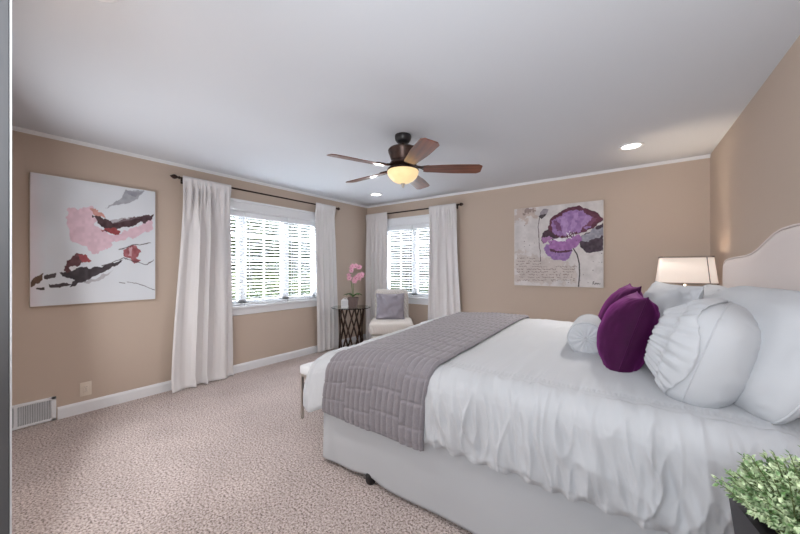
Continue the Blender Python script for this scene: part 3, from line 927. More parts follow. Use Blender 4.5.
def rf(u, v):
    s = v * length; y, z, ny, nz = rprof(s)
    x = x0r + (x1r - x0r) * u + .006 * NZ(s * 3, u * 2, 7) + .058 * sm(.05, .6, s) - .09 * sm(.8, 2.6, s)
    if nz > .99: z = ztop(x, y) + off
    elif y < YC: z += (ztop(x, YN) - ZT) * min(1, s / .3)
    else: z += (ztop(x, YB) - ZT) * nz
    uu = u * (x1r - x0r) / .0415; blk = math.floor(uu / 5)
    rib = abs(math.sin(PI * uu)) ** .5
    wv = s + .004 * NZ(u * 14, s * 4, 2) + (.035 if blk % 2 else 0)
    crs = min(1, abs(math.sin(PI * wv / .135)) * 3.2) ** .7
    h_ = .013 * (.2 + .8 * rib) * (.25 + .75 * crs) + .002 * NZ(uu * 1.7, s * 30, 3)
    ed = min(u, 1 - u, 1) * (x1r - x0r); h_ *= min(1, ed / .01); h_ -= .008 * (1 - min(1, ed / .014)) 
    h_ += .005 * NZ(u * 4, s * 3, 5)
    if s < .03: h_ -= .004
    return Vector((x, y + ny * h_, z + nz * h_))


b = NB(); grid(b, 260, NP, rf)
bmesh.ops.recalc_face_normals(b, faces=b.faces)
o = obj('bed_runner', b, RUNNER, smooth=3); mdf = o.modifiers.new('s', 'SOLIDIFY'); mdf.thickness = .012; mdf.offset = -1
tag(o, 'grey quilted runner laid across the foot end of the bed, hanging over its side', 'bed runner')


# ------------------------------------------------------------------ pillows
def frame(n_dir, lean):
    """n_dir: horizontal direction the front faces (radians), lean: back tilt. Returns 3x3: cols = width, up, front."""
    n0 = Vector((math.cos(n_dir), math.sin(n_dir), 0)); z = Vector((0, 0, 1))
    nn = n0 * math.cos(lean) + z * math.sin(lean); uu = z * math.cos(lean) - n0 * math.sin(lean)
    ww = uu.cross(nn)
    return Matrix((ww, uu, nn)).transposed()


def pillow_mesh(W, Hh, T, seed, pin=.07, wr=.010, res=44, power=.5, cr=.0, nfr=6.0):
    b = NB()
    def side(sg):
        def fn(a_, c_):
            a = 2 * a_ - 1; c = 2 * c_ - 1
            a = math.sin(a * PI / 2); c = math.sin(c * PI / 2)
            X = W / 2 * a * (1 - pin * (1 - c * c) * abs(a) ** 2) ; Y = Hh / 2 * c * (1 - pin * (1 - a * a) * abs(c) ** 2)
            if cr:   # rounded outline
                rr = math.sqrt(max(0, 1 - a * a * c * c * cr)); X *= rr; Y *= rr
            e = max(0, (1 - a * a)) * max(0, (1 - c * c))
            z = T / 2 * e ** power
            edge = 1 - e
            wv = wr * (NZ(a * nfr * .35 + seed, c * nfr * .35, sg * 3) * 1.3 + edge * (abs(NZ(a * nfr, c * nfr, seed + sg)) - .25) * 1.6) * min(1, e * 14)
            return Vector((X, Y, sg * (z + wv)))
        return fn
    for sg in (1, -1):
        vv = grid(b, res, res, side(sg))
    bmesh.ops.remove_doubles(b, verts=b.verts, dist=.0005)
    bmesh.ops.recalc_face_normals(b, faces=b.faces)
    return b


def place(o, centre, n_dir, lean, roll=0.0):
    M = frame(n_dir, lean) @ Matrix.Rotation(roll, 3, 'Z')
    o.matrix_basis = Matrix.Translation(centre) @ M.to_4x4()


def edge_piping(W, Hh, pin, cr, r=.004, n_=120):
    pts = []
    for k in range(n_ + 1):
        q = (k / n_) * 4; s = int(min(q, 3.9999)); t = 2 * (q - s) - 1; t = math.sin(t * PI / 2)
        a, c = [(t, -1), (1, t), (-t, 1), (-1, -t)][s]
        X = W / 2 * a * (1 - pin * (1 - c * c) * abs(a) ** 2); Y = Hh / 2 * c * (1 - pin * (1 - a * a) * abs(c) ** 2)
        if cr: rr = math.sqrt(max(0, 1 - a * a * c * c * cr)); X *= rr; Y *= rr
        pts.append((X, Y, 0))
    b = NB(); tube(b, pts, r, 6, False); return b


def pillow(name, W, Hh, T, centre, n_dir, lean, m_, label, cat, group, seed, roll=0.0, pin=.07, wr=.01, power=.5, cr=0, pipe=True, nfr=6.0):
    root = empty(name); place(root, Vector(centre), n_dir, lean, roll)
    tag(root, label, cat, group)
    obj('cover', pillow_mesh(W, Hh, T, seed, pin, wr, power=power, cr=cr, nfr=nfr), m_, root, 3)
    if pipe: obj('edge_seam', edge_piping(W, Hh, pin, cr), m_, root, 3)
    return root


G1, G2 = 'white bed pillows against the headboard', 'purple velvet cushions on the bed'
# back row against the headboard
pillow('bed_pillow', .84, .52, .28, (.345, 1.90, 1.0), PI + .27, .46, LINEN2, 'large plain white pillow on the bed nearest the potted boxwood, behind the ruffled cushion', 'pillow', G1, 3, wr=.010, cr=.34)
pillow('bed_pillow', .74, .46, .22, (.34, 2.98, .99), PI, .40, LINEN2, 'white pillow at the far side of the headboard, below the lit bedside lamp', 'pillow', G1, 4, wr=.012, cr=.25)
pillow('bed_pillow', .72, .46, .22, (.10, 2.53, 1.00), PI + .24, .34, LINEN2, 'white pillow right behind the two purple velvet cushions', 'pillow', G1, 5, wr=.014, cr=.04)
# purple velvet cushions
pillow('velvet_cushion', .44, .43, .25, (-.055, 2.07, .965), PI + .10, .30, VELVET, 'purple velvet cushion leaning in front, beside the ruffled white cushion', 'cushion', G2, 8, pin=.08, wr=.009, power=.5, nfr=5)
pillow('velvet_cushion', .42, .44, .2, (-.115, 2.57, .995), PI + .15, .42, VELVET, 'purple velvet cushion mostly hidden behind the front purple one', 'cushion', G2, 9, pin=.08, wr=.008, power=.5, nfr=5)

# ruffled cushion with a gathered front
RW, RH, RT = .50, .44, .33
rc_ = empty('ruffled_cushion'); place(rc_, Vector((.218, 1.78, .967)), PI - .22, .30)
tag(rc_, 'plump round white cushion with a ruched ruffled front, near edge of the bed', 'cushion')
obj('cover', pillow_mesh(RW, RH, RT, 21, .03, .008, res=60, power=.5, cr=.42, nfr=5), LINEN2, rc_, 3)
obj('edge_seam', edge_piping(RW, RH, .03, .42, .003), LINEN2, rc_, 3)
b = NB()


def ruf(s, v):
    a = 2 * PI * s; ca, sa = math.cos(a), math.sin(a)
    # ring between the seam (v=0) and inner gathers (v=1) on the front, frilled
    R0 = 1.0 - .5 * v ** 1.7
    k = (ca ** 4 + sa ** 4) ** -.25
    aa, cc = ca * R0 * k, sa * R0 * k; aa = max(-1, min(1, aa)); cc = max(-1, min(1, cc))
    rr = math.sqrt(max(0, 1 - aa * aa * cc * cc * .42))
    X = RW / 2 * aa * rr; Y = RH / 2 * cc * rr
    e = max(0, 1 - aa * aa) * max(0, 1 - cc * cc)
    z = RT / 2 * e ** .5
    fr = .6 * math.sin(a * 29 + 4 * NZ(ca * 3, sa * 3, 1)) + 1.2 * NZ(ca * 11, sa * 11, v * 1.5)
    z += .006 + .0075 * fr * math.sin(PI * min(1, v * 1.1)) ** .5
    z -= .008 * math.exp(-((v - .66) / .05) ** 2)
    if v > .72: z += .022 * sm(.72, 1, v) * (1 + .2 * fr)
    return Vector((X, Y, z))


grid(b, 420, 20, ruf, close=True)
bmesh.ops.recalc_face_normals(b, faces=b.faces)
o = obj('ruffle', b, LINEN2, rc_, 3); mdf = o.modifiers.new('s', 'SOLIDIFY'); mdf.thickness = .003

# bolster
bo = empty('bolster_cushion'); tag(bo, 'small white bolster with gathered round ends, lying beside the purple cushions', 'cushion')
bo.location = (-.262, 2.35, .896); bo.rotation_euler = (0, 0, .06)
b = NB(); R0, Lb = .10, .40


def bol(s, v):
    a = 2 * PI * s; t = v
    if t < .14: q = t / .14; r = R0 * (q * .93); y = -Lb / 2 - .012 * (1 - (q - .15) ** 2) + .006 * math.sin(a * 14 + NZ(math.cos(a), math.sin(a), 3) * 4) * (1 - abs(q - .5)) * .4
    elif t > .86: q = (1 - t) / .14; r = R0 * (q * .93); y = Lb / 2 + .012 * (1 - (q - .15) ** 2)
    else:
        q = (t - .14) / .72; r = R0 * (.95 + .07 * math.sin(PI * q) ** .6); y = -Lb / 2 + Lb * q
        r += .002 * NZ(math.cos(a) * 5, math.sin(a) * 5, q * 6)
    return Vector((r * math.cos(a), y, r * math.sin(a) * .97))


grid(b, 96, 60, bol, close=True); bmesh.ops.remove_doubles(b, verts=b.verts, dist=.0004); bmesh.ops.recalc_face_normals(b, faces=b.faces)
obj('cover', b, LINEN2, bo, 3)
for e in (-1, 1):
    b = NB(); tube(b, [(R0 * .96 * math.cos(a), e * Lb / 2, R0 * .93 * math.sin(a)) for a in np.linspace(0, 2 * PI, 49)], .0045, 6, False); obj('piping', b, LINEN2, bo, 3)
    b = NB(); lathe(b, [(0, .008), (.009, .006), (.012, 0), (.009, -.004), (0, -.006)], 14)
    for v in b.verts: v.co = Vector((v.co.x, e * (Lb / 2 + .012 + v.co.z), v.co.y))
    bmesh.ops.recalc_face_normals(b, faces=b.faces)
    obj('button', b, LINEN2, bo, 3)

# ------------------------------------------------------------------ bench at the foot of the bed
be = empty('bench', (-2.17, 2.45, 0)); tag(be, 'low white upholstered bench on slim pale metal legs at the foot of the bed', 'bench')
b = NB(); box(b, -.215, .215, -.70, .70, .385, .465, .022, 3); obj('seat', b, mat('bench_cloth', rgb(222, 222, 224), .8, bump=.1), be, .8)
b = NB(); box(b, -.205, .205, -.69, .69, .362, .387, .002, 1); obj('frame', b, CHROME, be, .6)
for sx_ in (-1, 1):
    for sy in (-1, 1):
        b = NB(); box(b, sx_ * .195 - .011, sx_ * .195 + .011, sy * .68 - .011, sy * .68 + .011, 0, .365, .002, 1); obj('leg', b, CHROME, be, .6)

# ------------------------------------------------------------------ bedside lamp and its table, far side
NS = wood_mat('dark_stained_wood', rgb(60, 42, 34), rgb(92, 64, 50), .45)


def nightstand(loc, rz, w_, d_, h_, label):
    r = empty('nightstand', loc, rz); tag(r, label, 'nightstand')
    b = NB(); box(b, -w_ / 2, w_ / 2, -d_ / 2, d_ / 2, h_ - .025, h_, .004, 2); obj('top', b, NS, r, .6)
    b = NB(); box(b, -w_ / 2 + .015, w_ / 2 - .015, -d_ / 2 + .015, d_ / 2 - .015, h_ - .30, h_ - .025); obj('body', b, NS, r, .6)
    b = NB(); box(b, -w_ / 2 + .03, w_ / 2 - .03, -d_ / 2, -d_ / 2 + .018, h_ - .28, h_ - .05, .003, 1); dr = obj('drawer', b, NS, r, .6)
    b = NB(); lathe(b, [(0, 0), (.008, 0), (.006, .012), (.013, .02), (.01, .028), (0, .03)], 14)
    for v in b.verts: v.co = Vector((v.co.x, -d_ / 2 - v.co.z, v.co.y + h_ - .165))
    obj('knob', b, CHROME, dr, .8)
    for sx_ in (-1, 1):
        for sy in (-1, 1):
            b = NB(); box(b, sx_ * (w_ / 2 - .035) - .016, sx_ * (w_ / 2 - .035) + .016, sy * (d_ / 2 - .035) - .016, sy * (d_ / 2 - .035) + .016, 0, h_ - .29, .003, 1); obj('leg', b, NS, r, .6)
    return r


nightstand((.30, 3.86, 0), -PI / 2, .56, .46, .62, 'dark wood nightstand beyond the bed under the lit lamp')
LX, LY = .325, 3.88
la = empty('table_lamp', (LX, LY, .62)); tag(la, 'lit bedside lamp with tapered cream rectangular shade and dark trim', 'lamp')
POT = mat('white_ceramic', rgb(236, 232, 228), .25)
b = NB(); box(b, -.06, .06, -.06, .06, 0, .02, .004, 2); obj('base', b, POT, la, .6)
b = NB(); lathe(b, [(.03, .02), (.05, .05), (.062, .12), (.055, .2), (.032, .28), (.02, .33), (.018, .36), (.03, .375), (.03, .39), (.018, .40), (.018, .43), (.03, .44), (.034, .47), (.034, .50), (.02, .51), (0, .515)], 28); obj('lamp_body', b, POT, la, .8)
SHADE = mat('lamp_shade_linen', rgb(240, 226, 212), .85, emit=(1.0, .84, .76, 1), estr=.2, bump=.1, bscale=600)
TRIM = mat('shade_trim', rgb(108, 92, 82), .5, var=.3, vscale=90)
zb, zt = .545, .79
wb, wt, db, dt = .205, .178, .12, .10


def rrect(w_, d_, z, r=.016, k=5):
    pts = []
    for (sx_, sy, a0) in ((1, 1, 0), (-1, 1, PI / 2), (-1, -1, PI), (1, -1, 1.5 * PI)):
        for i in range(k): a = a0 + PI / 2 * i / (k - 1); pts.append((sx_ * (w_ - r) + r * math.cos(a), sy * (d_ - r) + r * math.sin(a), z))
    return pts


def band(b, rings):
    R = [[b.verts.new(p) for p in rg] for rg in rings]
    for a, c_ in zip(R, R[1:]):
        for i in range(len(a)): b.faces.new((a[i], a[(i + 1) % len(a)], c_[(i + 1) % len(a)], c_[i]))
    return b


b = NB(); band(b, [rrect(wb, db, zb), rrect(wt, dt, zt)]); bmesh.ops.recalc_face_normals(b, faces=b.faces)
sh = obj('lamp_shade', b, SHADE, la, .6, rz=.03); mdf = sh.modifiers.new('s', 'SOLIDIFY'); mdf.thickness = .003
for z, ww, dd in ((zb, wb, db), (zt - .012, wt + .0015, dt + .001)):
    b = NB(); band(b, [rrect(ww + .003, dd + .003, z), rrect(ww + .002, dd + .002, z + .012), rrect(ww - .002, dd - .002, z + .012), rrect(ww - .002, dd - .002, z), rrect(ww + .003, dd + .003, z)])
    bmesh.ops.recalc_face_normals(b, faces=b.faces); tb = obj('trim_band', b, TRIM, sh, .6)
    b = NB(); k = 44
    for i in range(k):
        x = -ww + .02 + (2 * ww - .04) * i / (k - 1); bmesh.ops.create_icosphere(b, subdivisions=1, radius=.0035, matrix=Matrix.Translation((x, -dd - .004, z + .006)))
    obj('bead_row', b, mat('pale_beads', rgb(206, 190, 172), .4), sh, 3)
b = NB()
q0, q1 = Vector((wb - .055, -db - .003, zb)), Vector((wt - .048, -dt - .003, zt))
v = [b.verts.new(q0 + Vector((s, o_, 0))) for s, o_ in ((-.003, 0), (.003, 0), (.003, .004), (-.003, .004))] + [b.verts.new(q1 + Vector((s, o_, 0))) for s, o_ in ((-.003, 0), (.003, 0), (.003, .004), (-.003, .004))]
for f in [(0, 1, 5, 4), (1, 2, 6, 5), (2, 3, 7, 6), (3, 0, 4, 7), (3, 2, 1, 0), (4, 5, 6, 7)]: b.faces.new([v[i] for i in f])
obj('ribbon_trim', b, TRIM, sh)
b = NB(); tube(b, [(0, 0, .51), (0, 0, .60)], .006, 8); lathe(b, [(.012, .56), (.014, .585), (.028, .62), (.03, .645), (.02, .672), (0, .682)], 20)
obj('bulb', b, mat('bulb_glass', rgb(255, 240, 220), .3, emit=(1, .8, .55, 1), estr=6), la, 3)
for z_, e_, up_ in ((.72, 9, 1),):
    l = bpy.data.lights.new('lamp_bulb', 'SPOT'); l.energy = e_ * 1.1; l.spot_size = 1.15; l.spot_blend = .9; l.color = (1, .82, .62); l.shadow_soft_size = .03
    o = bpy.data.objects.new('lamp_bulb', l); COL.objects.link(o); o.location = (LX, LY, .62 + z_); o.rotation_euler = (PI, 0, 0)
l = bpy.data.lights.new('lamp_glow', 'POINT'); l.energy = .8; l.color = (1, .84, .7); l.shadow_soft_size = .03
o = bpy.data.objects.new('lamp_glow', l); COL.objects.link(o); o.location = (LX, LY, .62 + .70)

# ------------------------------------------------------------------ near side table with potted boxwood
nightstand((.37, .93, 0), -PI / 2, .40, .50, .58, 'dark wood nightstand on the near side of the bed carrying the boxwood')
px_, py_, pz_ = .262, .972, .58
pl = empty('potted_boxwood', (px_, py_, pz_), math.radians(12)); tag(pl, 'small bushy green boxwood plant in a square black planter at the near corner', 'plant')
PB = mat('black_wood_planter', rgb(38, 34, 38), .45, var=.2, vscale=30)
b = NB(); hw, hb, hz = .085, .065, .212
rings = [[(s * h_, t * h_, z) for s, t in ((-1, -1), (1, -1), (1, 1), (-1, 1))] for h_, z in ((hb, 0), (hw, hz), (hw - .014, hz), (hw - .018, hz - .03), (.02, hz - .03))]
band(b, rings); b.faces.new([b.verts.new(p) for p in rings[0]][::-1]); b.faces.new([b.verts.new(p) for p in rings[-1]])
bmesh.ops.recalc_face_normals(b, faces=b.faces)
obj('planter', b, PB, pl)
rs = random.Random(12)
bst = NB(); blf = NB()


def leaf(b, p, d, up, L, W_):
    d = d.normalized(); s = d.cross(up)
    if s.length < 1e-3: s = Vector((1, 0, 0))
    s.normalize(); n_ = s.cross(d)
    pts = [p, p + d * L * .45 + s * W_ * .5 + n_ * L * .08, p + d * L, p + d * L * .45 - s * W_ * .5 + n_ * L * .08]
    vv = [b.verts.new(q) for q in pts]; m_ = b.verts.new(p + d * L * .5 - n_ * L * .05)
    b.faces.new((vv[0], vv[1], m_)); b.faces.new((vv[1], vv[2], m_)); b.faces.new((vv[2], vv[3], m_)); b.faces.new((vv[3], vv[0], m_))


for k in range(210):
    ph = rs.random() * 2 * PI; el = rs.uniform(.0, 1.5) ** 1.0
    u_ = rs.random(); el = math.asin(u_ * 1.15 - .15) if u_ * 1.15 - .15 < 1 else PI / 2
    dr_ = Vector((math.cos(ph) * math.cos(el), math.sin(ph) * math.cos(el), math.sin(el)))
    Rm = rs.uniform(.085, .112) if k > 24 else rs.uniform(.115, .135)
    c0 = Vector((rs.uniform(-.03, .03), rs.uniform(-.03, .03), hz - .03)); tip = Vector((0, 0, hz + .035)) + dr_ * Rm
    mid = c0.lerp(tip, .5) + Vector((0, 0, .015))
    pts = [c0, c0.lerp(mid, .6), mid, mid.lerp(tip, .55), tip]
    tube(bst, pts, [.0016, .0014, .0012, .001, .0008], 4, False)
    for q in range(26):
        t = .35 + .65 * q / 25; p = mid.lerp(tip, (t - .5) * 2) if t > .5 else c0.lerp(mid, t * 2)
        dd = (tip - mid).normalized(); side_ = Vector((rs.gauss(0, 1), rs.gauss(0, 1), rs.gauss(0, 1))); side_ -= dd * side_.dot(dd); side_.normalize()
        leaf(blf, p, dd * .7 + side_, Vector((rs.gauss(0, .4), rs.gauss(0, .4), 1)), rs.uniform(.010, .0155), rs.uniform(.006, .009))
obj('stems', bst, mat('plant_stem', rgb(92, 104, 60), .7), pl, 3)
obj('leaves', blf, leaf_mat('boxwood_leaf', rgb(84, 122, 66), rgb(200, 214, 174), 60), pl)

# ------------------------------------------------------------------ glass side table, orchid, white candle box
TX, TY, TZ = -3.635, 3.635, .70
tb = empty('side_table', (TX, TY, 0)); tag(tb, 'round glass side table on a crossed dark bronze rod base by the armchair', 'side table')
m = mat('table_glass', (.86, .95, .92, 1), .03, trans=1.0, ior=1.3)
b = NB(); lathe(b, [(0, TZ - .01), (.302, TZ - .01), (.306, TZ - .007), (.306, TZ - .003), (.302, TZ), (0, TZ)], 56); obj('glass_top', b, m, tb, .6)
TB = mat('bronze_rods', rgb(62, 44, 34), .35, .5)
for k in range(6):
    b = NB()
    a0 = 2 * PI * k / 6
    for s in (-1, 1):
        P0 = Vector((.20 * math.cos(a0 - s * .55), .20 * math.sin(a0 - s * .55), .0)); P1 = Vector((.20 * math.cos(a0 + s * .5), .20 * math.sin(a0 + s * .5), TZ - .012))
        M = P0.lerp(P1, .5)
        d = (P1 - P0).normalized(); out_ = Vector((math.cos(a0), math.sin(a0), 0)); q = d.cross(out_).normalized()
        for (off_s) in (0,):
            v = []
            for P_ in (P0, P1):
                for (i_, j_) in ((-1, -1), (1, -1), (1, 1), (-1, 1)): v.append(b.verts.new(P_ + out_ * i_ * .008 + q * j_ * .0115))
            for f in [(0, 1, 5, 4), (1, 2, 6, 5), (2, 3, 7, 6), (3, 0, 4, 7), (3, 2, 1, 0), (4, 5, 6, 7)]: b.faces.new([v[i] for i in f])
    bmesh.ops.recalc_face_normals(b, faces=b.faces)
    obj('leg', b, TB, tb)
b = NB(); tube(b, [(.205 * math.cos(a), .205 * math.sin(a), TZ - .017) for a in np.linspace(0, 2 * PI, 41)], .006, 8, False); obj('top_ring', b, TB, tb, 3)

Rv = Vector((math.cos(TH), math.sin(TH), 0)); Fv = Vector((-math.sin(TH), math.cos(TH), 0))
op_ = Vector((TX, TY, TZ)) + Rv * .035 - Fv * .02
orc = empty('potted_orchid', op_, TH); tag(orc, 'pink orchid with arching blooms in a brown square pot on the glass table', 'plant')
b = NB(); ph_ = .15
rings = [[(s * h_, t * h_, z) for s, t in ((-1, -1), (1, -1), (1, 1), (-1, 1))] for h_, z in ((.058, 0), (.078, ph_), (.07, ph_), (.066, ph_ - .02))]
band(b, rings); b.faces.new([b.verts.new(p) for p in rings[0]][::-1]); b.faces.new([b.verts.new(p) for p in rings[-1]])
bmesh.ops.recalc_face_normals(b, faces=b.faces); obj('pot', b, mat('brown_pot', rgb(112, 92, 88), .6, var=.15, vscale=40), orc)
b = NB(); rs = random.Random(3)
LEAF = leaf_mat('orchid_leaf', rgb(52, 84, 44), rgb(92, 126, 66), 12)
for (az, L, dr) in [(PI, .15, .4), (2.6, .13, .2), (0, .14, .35), (.5, .12, .1), (-.5, .11, .3), (3.7, .12, .3)]:
    b = NB()
    def lf(u, v):
        t = u; s = 2 * v - 1; r_ = L * t; z = ph_ + .01 + .05 * math.sin(t * 2.2) - dr * .06 * t * t; w2 = .024 * math.sin(PI * (t * .9 + .08)) ** .7
        x, y = r_, s * w2; z += abs(s) * .008
        return Vector((x * math.cos(az) - y * math.sin(az), x * math.sin(az) + y * math.cos(az), z))
    grid(b, 14, 7, lf); o = obj('leaf', b, LEAF, orc, 3); o.modifiers.new('s', 'SOLIDIFY').thickness = .002
stems_ = [[(-.01, 0, ph_), (-.015, 0, .26), (-.03, 0, .38), (-.05, .0, .49), (-.035, 0, .60), (.03, 0, .65), (.10, 0, .63)],
          [(.0, 0, ph_), (.005, -.01, .25), (.0, -.02, .36), (.04, -.02, .45), (.11, -.02, .50), (.18, -.02, .49)]]
PET = mat('pink_petal', rgb(236, 178, 198), .5, sub=.1, var=.12, vscale=60)
CENT = mat('orchid_lip', rgb(176, 60, 110), .5)


def sp(pts, t):
    t *= len(pts) - 1; i = min(int(t), len(pts) - 2); return Vector(pts[i]).lerp(Vector(pts[i + 1]), t - i)


for si, pts in enumerate(stems_):
    b = NB(); tube(b, [sp(pts, t) for t in np.linspace(0, 1, 24)], .0045, 6); obj('stem', b, mat('orchid_stem', rgb(92, 130, 66), .6), orc, 3)
    for k in range(8 if si == 0 else 7):
        t = (.46 if si == 0 else .5) + (.54 if si == 0 else .5) * k / 7; c0 = sp(pts, min(t, 1)) + Vector((rs.uniform(-.022, .022), -.02 + rs.uniform(-.015, .01), rs.uniform(-.028, .012)))
        s_ = rs.uniform(.85, 1.1) * .044
        nrm = Vector((rs.uniform(-.5, .5), -1, rs.uniform(-.3, .3))).normalized(); U = nrm.cross(Vector((0, 0, 1))).normalized(); V = U.cross(nrm)
        b = NB()
        for q in range(5):
            a = PI / 2 + 2 * PI * q / 5; ww = (1.0 if q in (1, 4) else .7)
            dd = U * math.cos(a) + V * math.sin(a); ee = nrm.cross(dd)
            ct = b.verts.new(c0 + nrm * .004); ring = []
            for j in range(7):
                tt = j / 6; wd_ = math.sin(PI * tt) ** .8 * .5 * ww
                ring.append((tt, wd_))
            Lp = [b.verts.new(c0 + dd * s_ * tt + ee * s_ * wd_ + nrm * (.010 * tt * tt + .002)) for tt, wd_ in ring[1:]]
            Rp = [b.verts.new(c0 + dd * s_ * tt - ee * s_ * wd_ + nrm * (.010 * tt * tt + .002)) for tt, wd_ in ring[1:-1]]
            b.faces.new([ct] + Lp + Rp[::-1])
        fl = obj('flower', b, PET, orc)
        b = NB(); bmesh.ops.create_icosphere(b, subdivisions=1, radius=.007, matrix=Matrix.Translation(c0 + nrm * .009)); obj('lip', b, CENT, fl, 3)

cbp = Vector((TX, TY, TZ)) - Rv * .085 - Fv * .05
cb = empty('tealight_house', cbp, TH); tag(cb, 'small white square tealight holder with domed wire top left of the orchid', 'candle holder')
WM = mat('white_metal', rgb(228, 226, 226), .5)
b = NB(); hs = .048; fr = .006
for s in (-1, 1):
    for t in (-1, 1): box(b, s * hs - fr, s * hs + fr, t * hs - fr, t * hs + fr, 0, .115)
    box(b, -hs, hs, s * hs - fr, s * hs + fr, .0, .014); box(b, -hs, hs, s * hs - fr, s * hs + fr, .101, .115)
    box(b, s * hs - fr, s * hs + fr, -hs, hs, .0, .014); box(b, s * hs - fr, s * hs + fr, -hs, hs, .101, .115)
box(b, -hs, hs, -hs, hs, 0, .006)
obj('body', b, WM, cb)
b = NB(); box(b, -hs + .008, hs - .008, -hs + .008, hs - .008, .012, .105, .004, 1); obj('frosted_liner', b, mat('frosted', rgb(214, 212, 214), .6), cb)
b = NB(); tube(b, [(.034 * math.cos(a), 0, .115 + .034 * math.sin(a)) for a in np.linspace(0, PI, 15)], .004, 6); lathe(b, [(.046, .115), (.04, .125), (.02, .132), (0, .134)], 20)
obj('domed_lid', b, WM, cb, 3)

# ------------------------------------------------------------------ slipper armchair in the corner
CX, CY = -2.985, 3.83
ch = empty('armchair', (CX, CY, 0), math.atan2(.61, .79)); tag(ch, 'beige lattice-patterned slipper chair with no arms in the corner between the windows', 'armchair')


def lattice_mat():
    m = bpy.data.materials.new('lattice_upholstery'); m.use_nodes = True; n = m.node_tree; bs = n.nodes['Principled BSDF']; bs.inputs['Roughness'].default_value = .9
    tc = n.nodes.new('ShaderNodeTexCoord'); facs = []
    for rot in (.785, -.785):
        mp = n.nodes.new('ShaderNodeMapping'); mp.inputs['Rotation'].default_value = (rot, rot, rot); mp.inputs['Scale'].default_value = (1, 1, 1)
        wv = n.nodes.new('ShaderNodeTexWave'); wv.inputs['Scale'].default_value = 17; n.links.new(tc.outputs['Object'], mp.inputs[0]); n.links.new(mp.outputs[0], wv.inputs[0]); facs.append(wv)
    mu = n.nodes.new('ShaderNodeMath'); mu.operation = 'MULTIPLY'; n.links.new(facs[0].outputs['Fac'], mu.inputs[0]); n.links.new(facs[1].outputs['Fac'], mu.inputs[1])
    r = n.nodes.new('ShaderNodeValToRGB'); r.color_ramp.elements[0].position = .12; r.color_ramp.elements[0].color = rgb(200, 192, 186); r.color_ramp.elements[1].position = .4; r.color_ramp.elements[1].color = rgb(220, 214, 208)
    n.links.new(mu.outputs[0], r.inputs[0]); n.links.new(r.outputs[0], bs.inputs['Base Color']); return m


UP = lattice_mat()


def rbox(b, hx, hy, z0, z1, r=.05, crown=0.0, seg=4):
    box(b, -hx, hx, -hy, hy, z0, z1, r, seg)


b = NB(); rbox(b, .32, .30, .36, .535, .06)
for v in b.verts:
    if v.co.z > .49: v.co.z += .03 * (1 - (v.co.x / .32) ** 2) * (1 - (v.co.y / .32) ** 2)
obj('seat', b, UP, ch, 1.2)
b = NB(); box(b, -.285, .285, -.275, .28, .2, .35, .03, 3); obj('seat_base', b, UP, ch, .9)


def backf(u, v):
    a = 2 * PI * u; ca, sa = math.cos(a), math.sin(a)
    X = .27 * (abs(ca) ** .25) * (1 if ca > 0 else -1) * (1 - .04 * v); Y = .055 * (abs(sa) ** .5) * (1 if sa > 0 else -1) + .255 + .07 * v - .05 * (X / .27) ** 2
    if v > .93: k = math.sqrt(max(0, 1 - ((v - .93) / .07) ** 2)); X *= .86 + .14 * k; Y = (.255 + .07 * v) + (Y - .255 - .07 * v) * (.3 + .7 * k)
    return Vector((X, Y, .22 + .75 * v))


b = NB(); vv = grid(b, 48, 24, backf, close=True); b.faces.new([r_[-1] for r_ in vv]); b.faces.new([r_[0] for r_ in vv][::-1])
bmesh.ops.recalc_face_normals(b, faces=b.faces); obj('backrest', b, UP, ch, 1.0)
CL = wood_mat('cherry_leg', rgb(84, 36, 24), rgb(120, 56, 36), .35, 2)
for (x, y) in ((-.24, -.23), (.24, -.23), (-.23, .24), (.23, .24)):
    b = NB(); band(b, [[(x + s * h_, y + t * h_, z) for s, t in ((-1, -1), (1, -1), (1, 1), (-1, 1))] for h_, z in ((.013, 0), (.024, .21))]); b.faces.new([b.verts.new((x + s * .013, y + t * .013, 0)) for s, t in ((-1, 1), (1, 1), (1, -1), (-1, -1))])
    obj('leg', b, CL, ch)
cd = Matrix.Rotation(math.atan2(.61, .79), 3, 'Z')
SAT = mat('silver_grey_satin', rgb(146, 140, 150), .4, sheen=.3, bump=.1, bscale=200)
fd = cd @ Vector((-.02, .065, 0))
ang = math.atan2(-.79, .61)
pillow('satin_cushion', .43, .40, .15, (CX + fd.x, CY + fd.y, .555 + .17), ang, .22, SAT, 'silver grey satin cushion with creased front, propped on the armchair', 'cushion', None, 31, pin=.07, wr=.022, nfr=8)

# ------------------------------------------------------------------ outdoors
LAWN = mat('lawn_grass', rgb(112, 136, 84), .95, var=.25, vscale=3)
b = NB(); box(b, -30, XL - WT, -10, 30, -.6, -.45); box(b, XL - WT, 12, YF + WT, 30, -.6, -.45); o = obj('lawn', b, LAWN); tag(o, 'green lawn outside the windows', 'grass', kind='stuff')
BARK = mat('tree_bark', rgb(110, 96, 84), .9, var=.3, vscale=10)


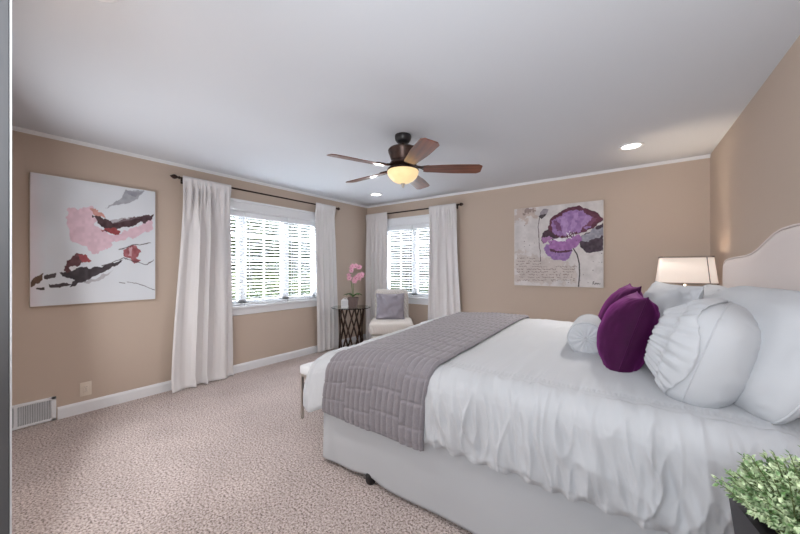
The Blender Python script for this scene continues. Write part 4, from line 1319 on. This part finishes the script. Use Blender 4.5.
def tree(loc, h_, rad, seed, label, nleaf, mm, bare=False, low=.35, name='tree', branches=26):
    r = empty(name, loc); tag(r, label, 'tree' if name == 'tree' else 'shrub', 'trees and shrubs outside the windows')
    rs = random.Random(seed); b = NB(); lf = NB()
    top = Vector((rs.uniform(-.2, .2), rs.uniform(-.2, .2), h_ * .92))
    if name == 'tree': tube(b, [Vector((0, 0, 0)), Vector((.03, .02, h_ * .4)), top], [.11, .08, .02], 8)
    for k in range(branches):
        t = rs.uniform(low * .6, .95); p0 = Vector((0, 0, 0)).lerp(top, t); ph = rs.random() * 2 * PI
        L = rad * rs.uniform(.6, 1) * (1.1 - .5 * t); p1 = p0 + Vector((math.cos(ph) * L, math.sin(ph) * L, L * rs.uniform(.1, .7)))
        mid = p0.lerp(p1, .5) + Vector((rs.uniform(-.1, .1), rs.uniform(-.1, .1), rs.uniform(0, .15)))
        tube(b, [p0, mid, p1], [.03, .02, .008], 5)
        for q in range(5 if bare else 2):
            d = Vector((rs.gauss(0, 1), rs.gauss(0, 1), rs.gauss(.3, 1))).normalized() * rad * .3; s0 = mid.lerp(p1, rs.random()); tube(b, [s0, s0 + d], [.012, .004], 4)
        for q in range(nleaf // branches):
            c0 = mid.lerp(p1, rs.uniform(-.1, 1.15)) + Vector((rs.gauss(0, 1), rs.gauss(0, 1), rs.gauss(0, 1))) * rad * .2
            c0.z = max(c0.z, .05)
            leaf(lf, c0, Vector((rs.gauss(0, 1), rs.gauss(0, 1), rs.gauss(0, .7))), Vector((rs.gauss(0, 1), rs.gauss(0, 1), 1)), rs.uniform(.07, .14), rs.uniform(.05, .09))
    obj('branches', b, BARK, r, 3); obj('foliage', lf, mm, r)
    return r


G_A = leaf_mat('tree_leaf', rgb(78, 100, 62), rgb(146, 162, 120), 2)
G_B = leaf_mat('evergreen_leaf', rgb(58, 82, 64), rgb(112, 132, 110), 2)
G_C = leaf_mat('shrub_leaf', rgb(92, 118, 66), rgb(170, 182, 140), 3)
tree((-8.2, 3.9, -.45), 4.0, 1.6, 1, 'leafy green tree outside, seen through the middle of the three-part window', 8400, G_A)
tree((-9.2, 6.4, -.45), 4.4, 1.8, 2, 'dark evergreen outside, seen at the table end of the three-part window', 8400, G_B)
tree((-7.6, 2.4, -.45), 3.6, 1.3, 3, 'pale green tree outside, seen beside the widest curtain', 6000, G_C)
tree((-9.8, 5.0, -.45), 5.2, 1.8, 4, 'tall tree standing behind the others outside the three-part window', 7200, G_B)
tree((-7.0, 4.3, -.45), 1.3, 1.0, 5, 'low green shrub under the trees outside the three-part window', 5200, G_C, name='shrub', low=.1)
tree((-6.9, 3.1, -.45), 1.2, .9, 6, 'rounded low shrub outside, just above the sill of the three-part window', 4800, G_A, name='shrub', low=.1)
tree((-5.8, 8.4, -.45), 4.0, 1.7, 7, 'nearly bare tree with grey branches outside the two-part window', 500, G_A, bare=True, branches=46)
tree((-7.2, 9.6, -.45), 4.2, 1.8, 8, 'grey-green tree outside the two-part window above the armchair', 5200, G_B)
tree((-4.6, 9.5, -.45), 3.8, 1.5, 9, 'thin bare tree outside, seen beside the curtain by the flower painting', 300, G_C, bare=True, branches=46)
tree((-6.0, 7.6, -.45), 1.3, .9, 10, 'leafy shrub at the foot of the trees outside the two-part window', 4000, G_C, name='shrub', low=.1)
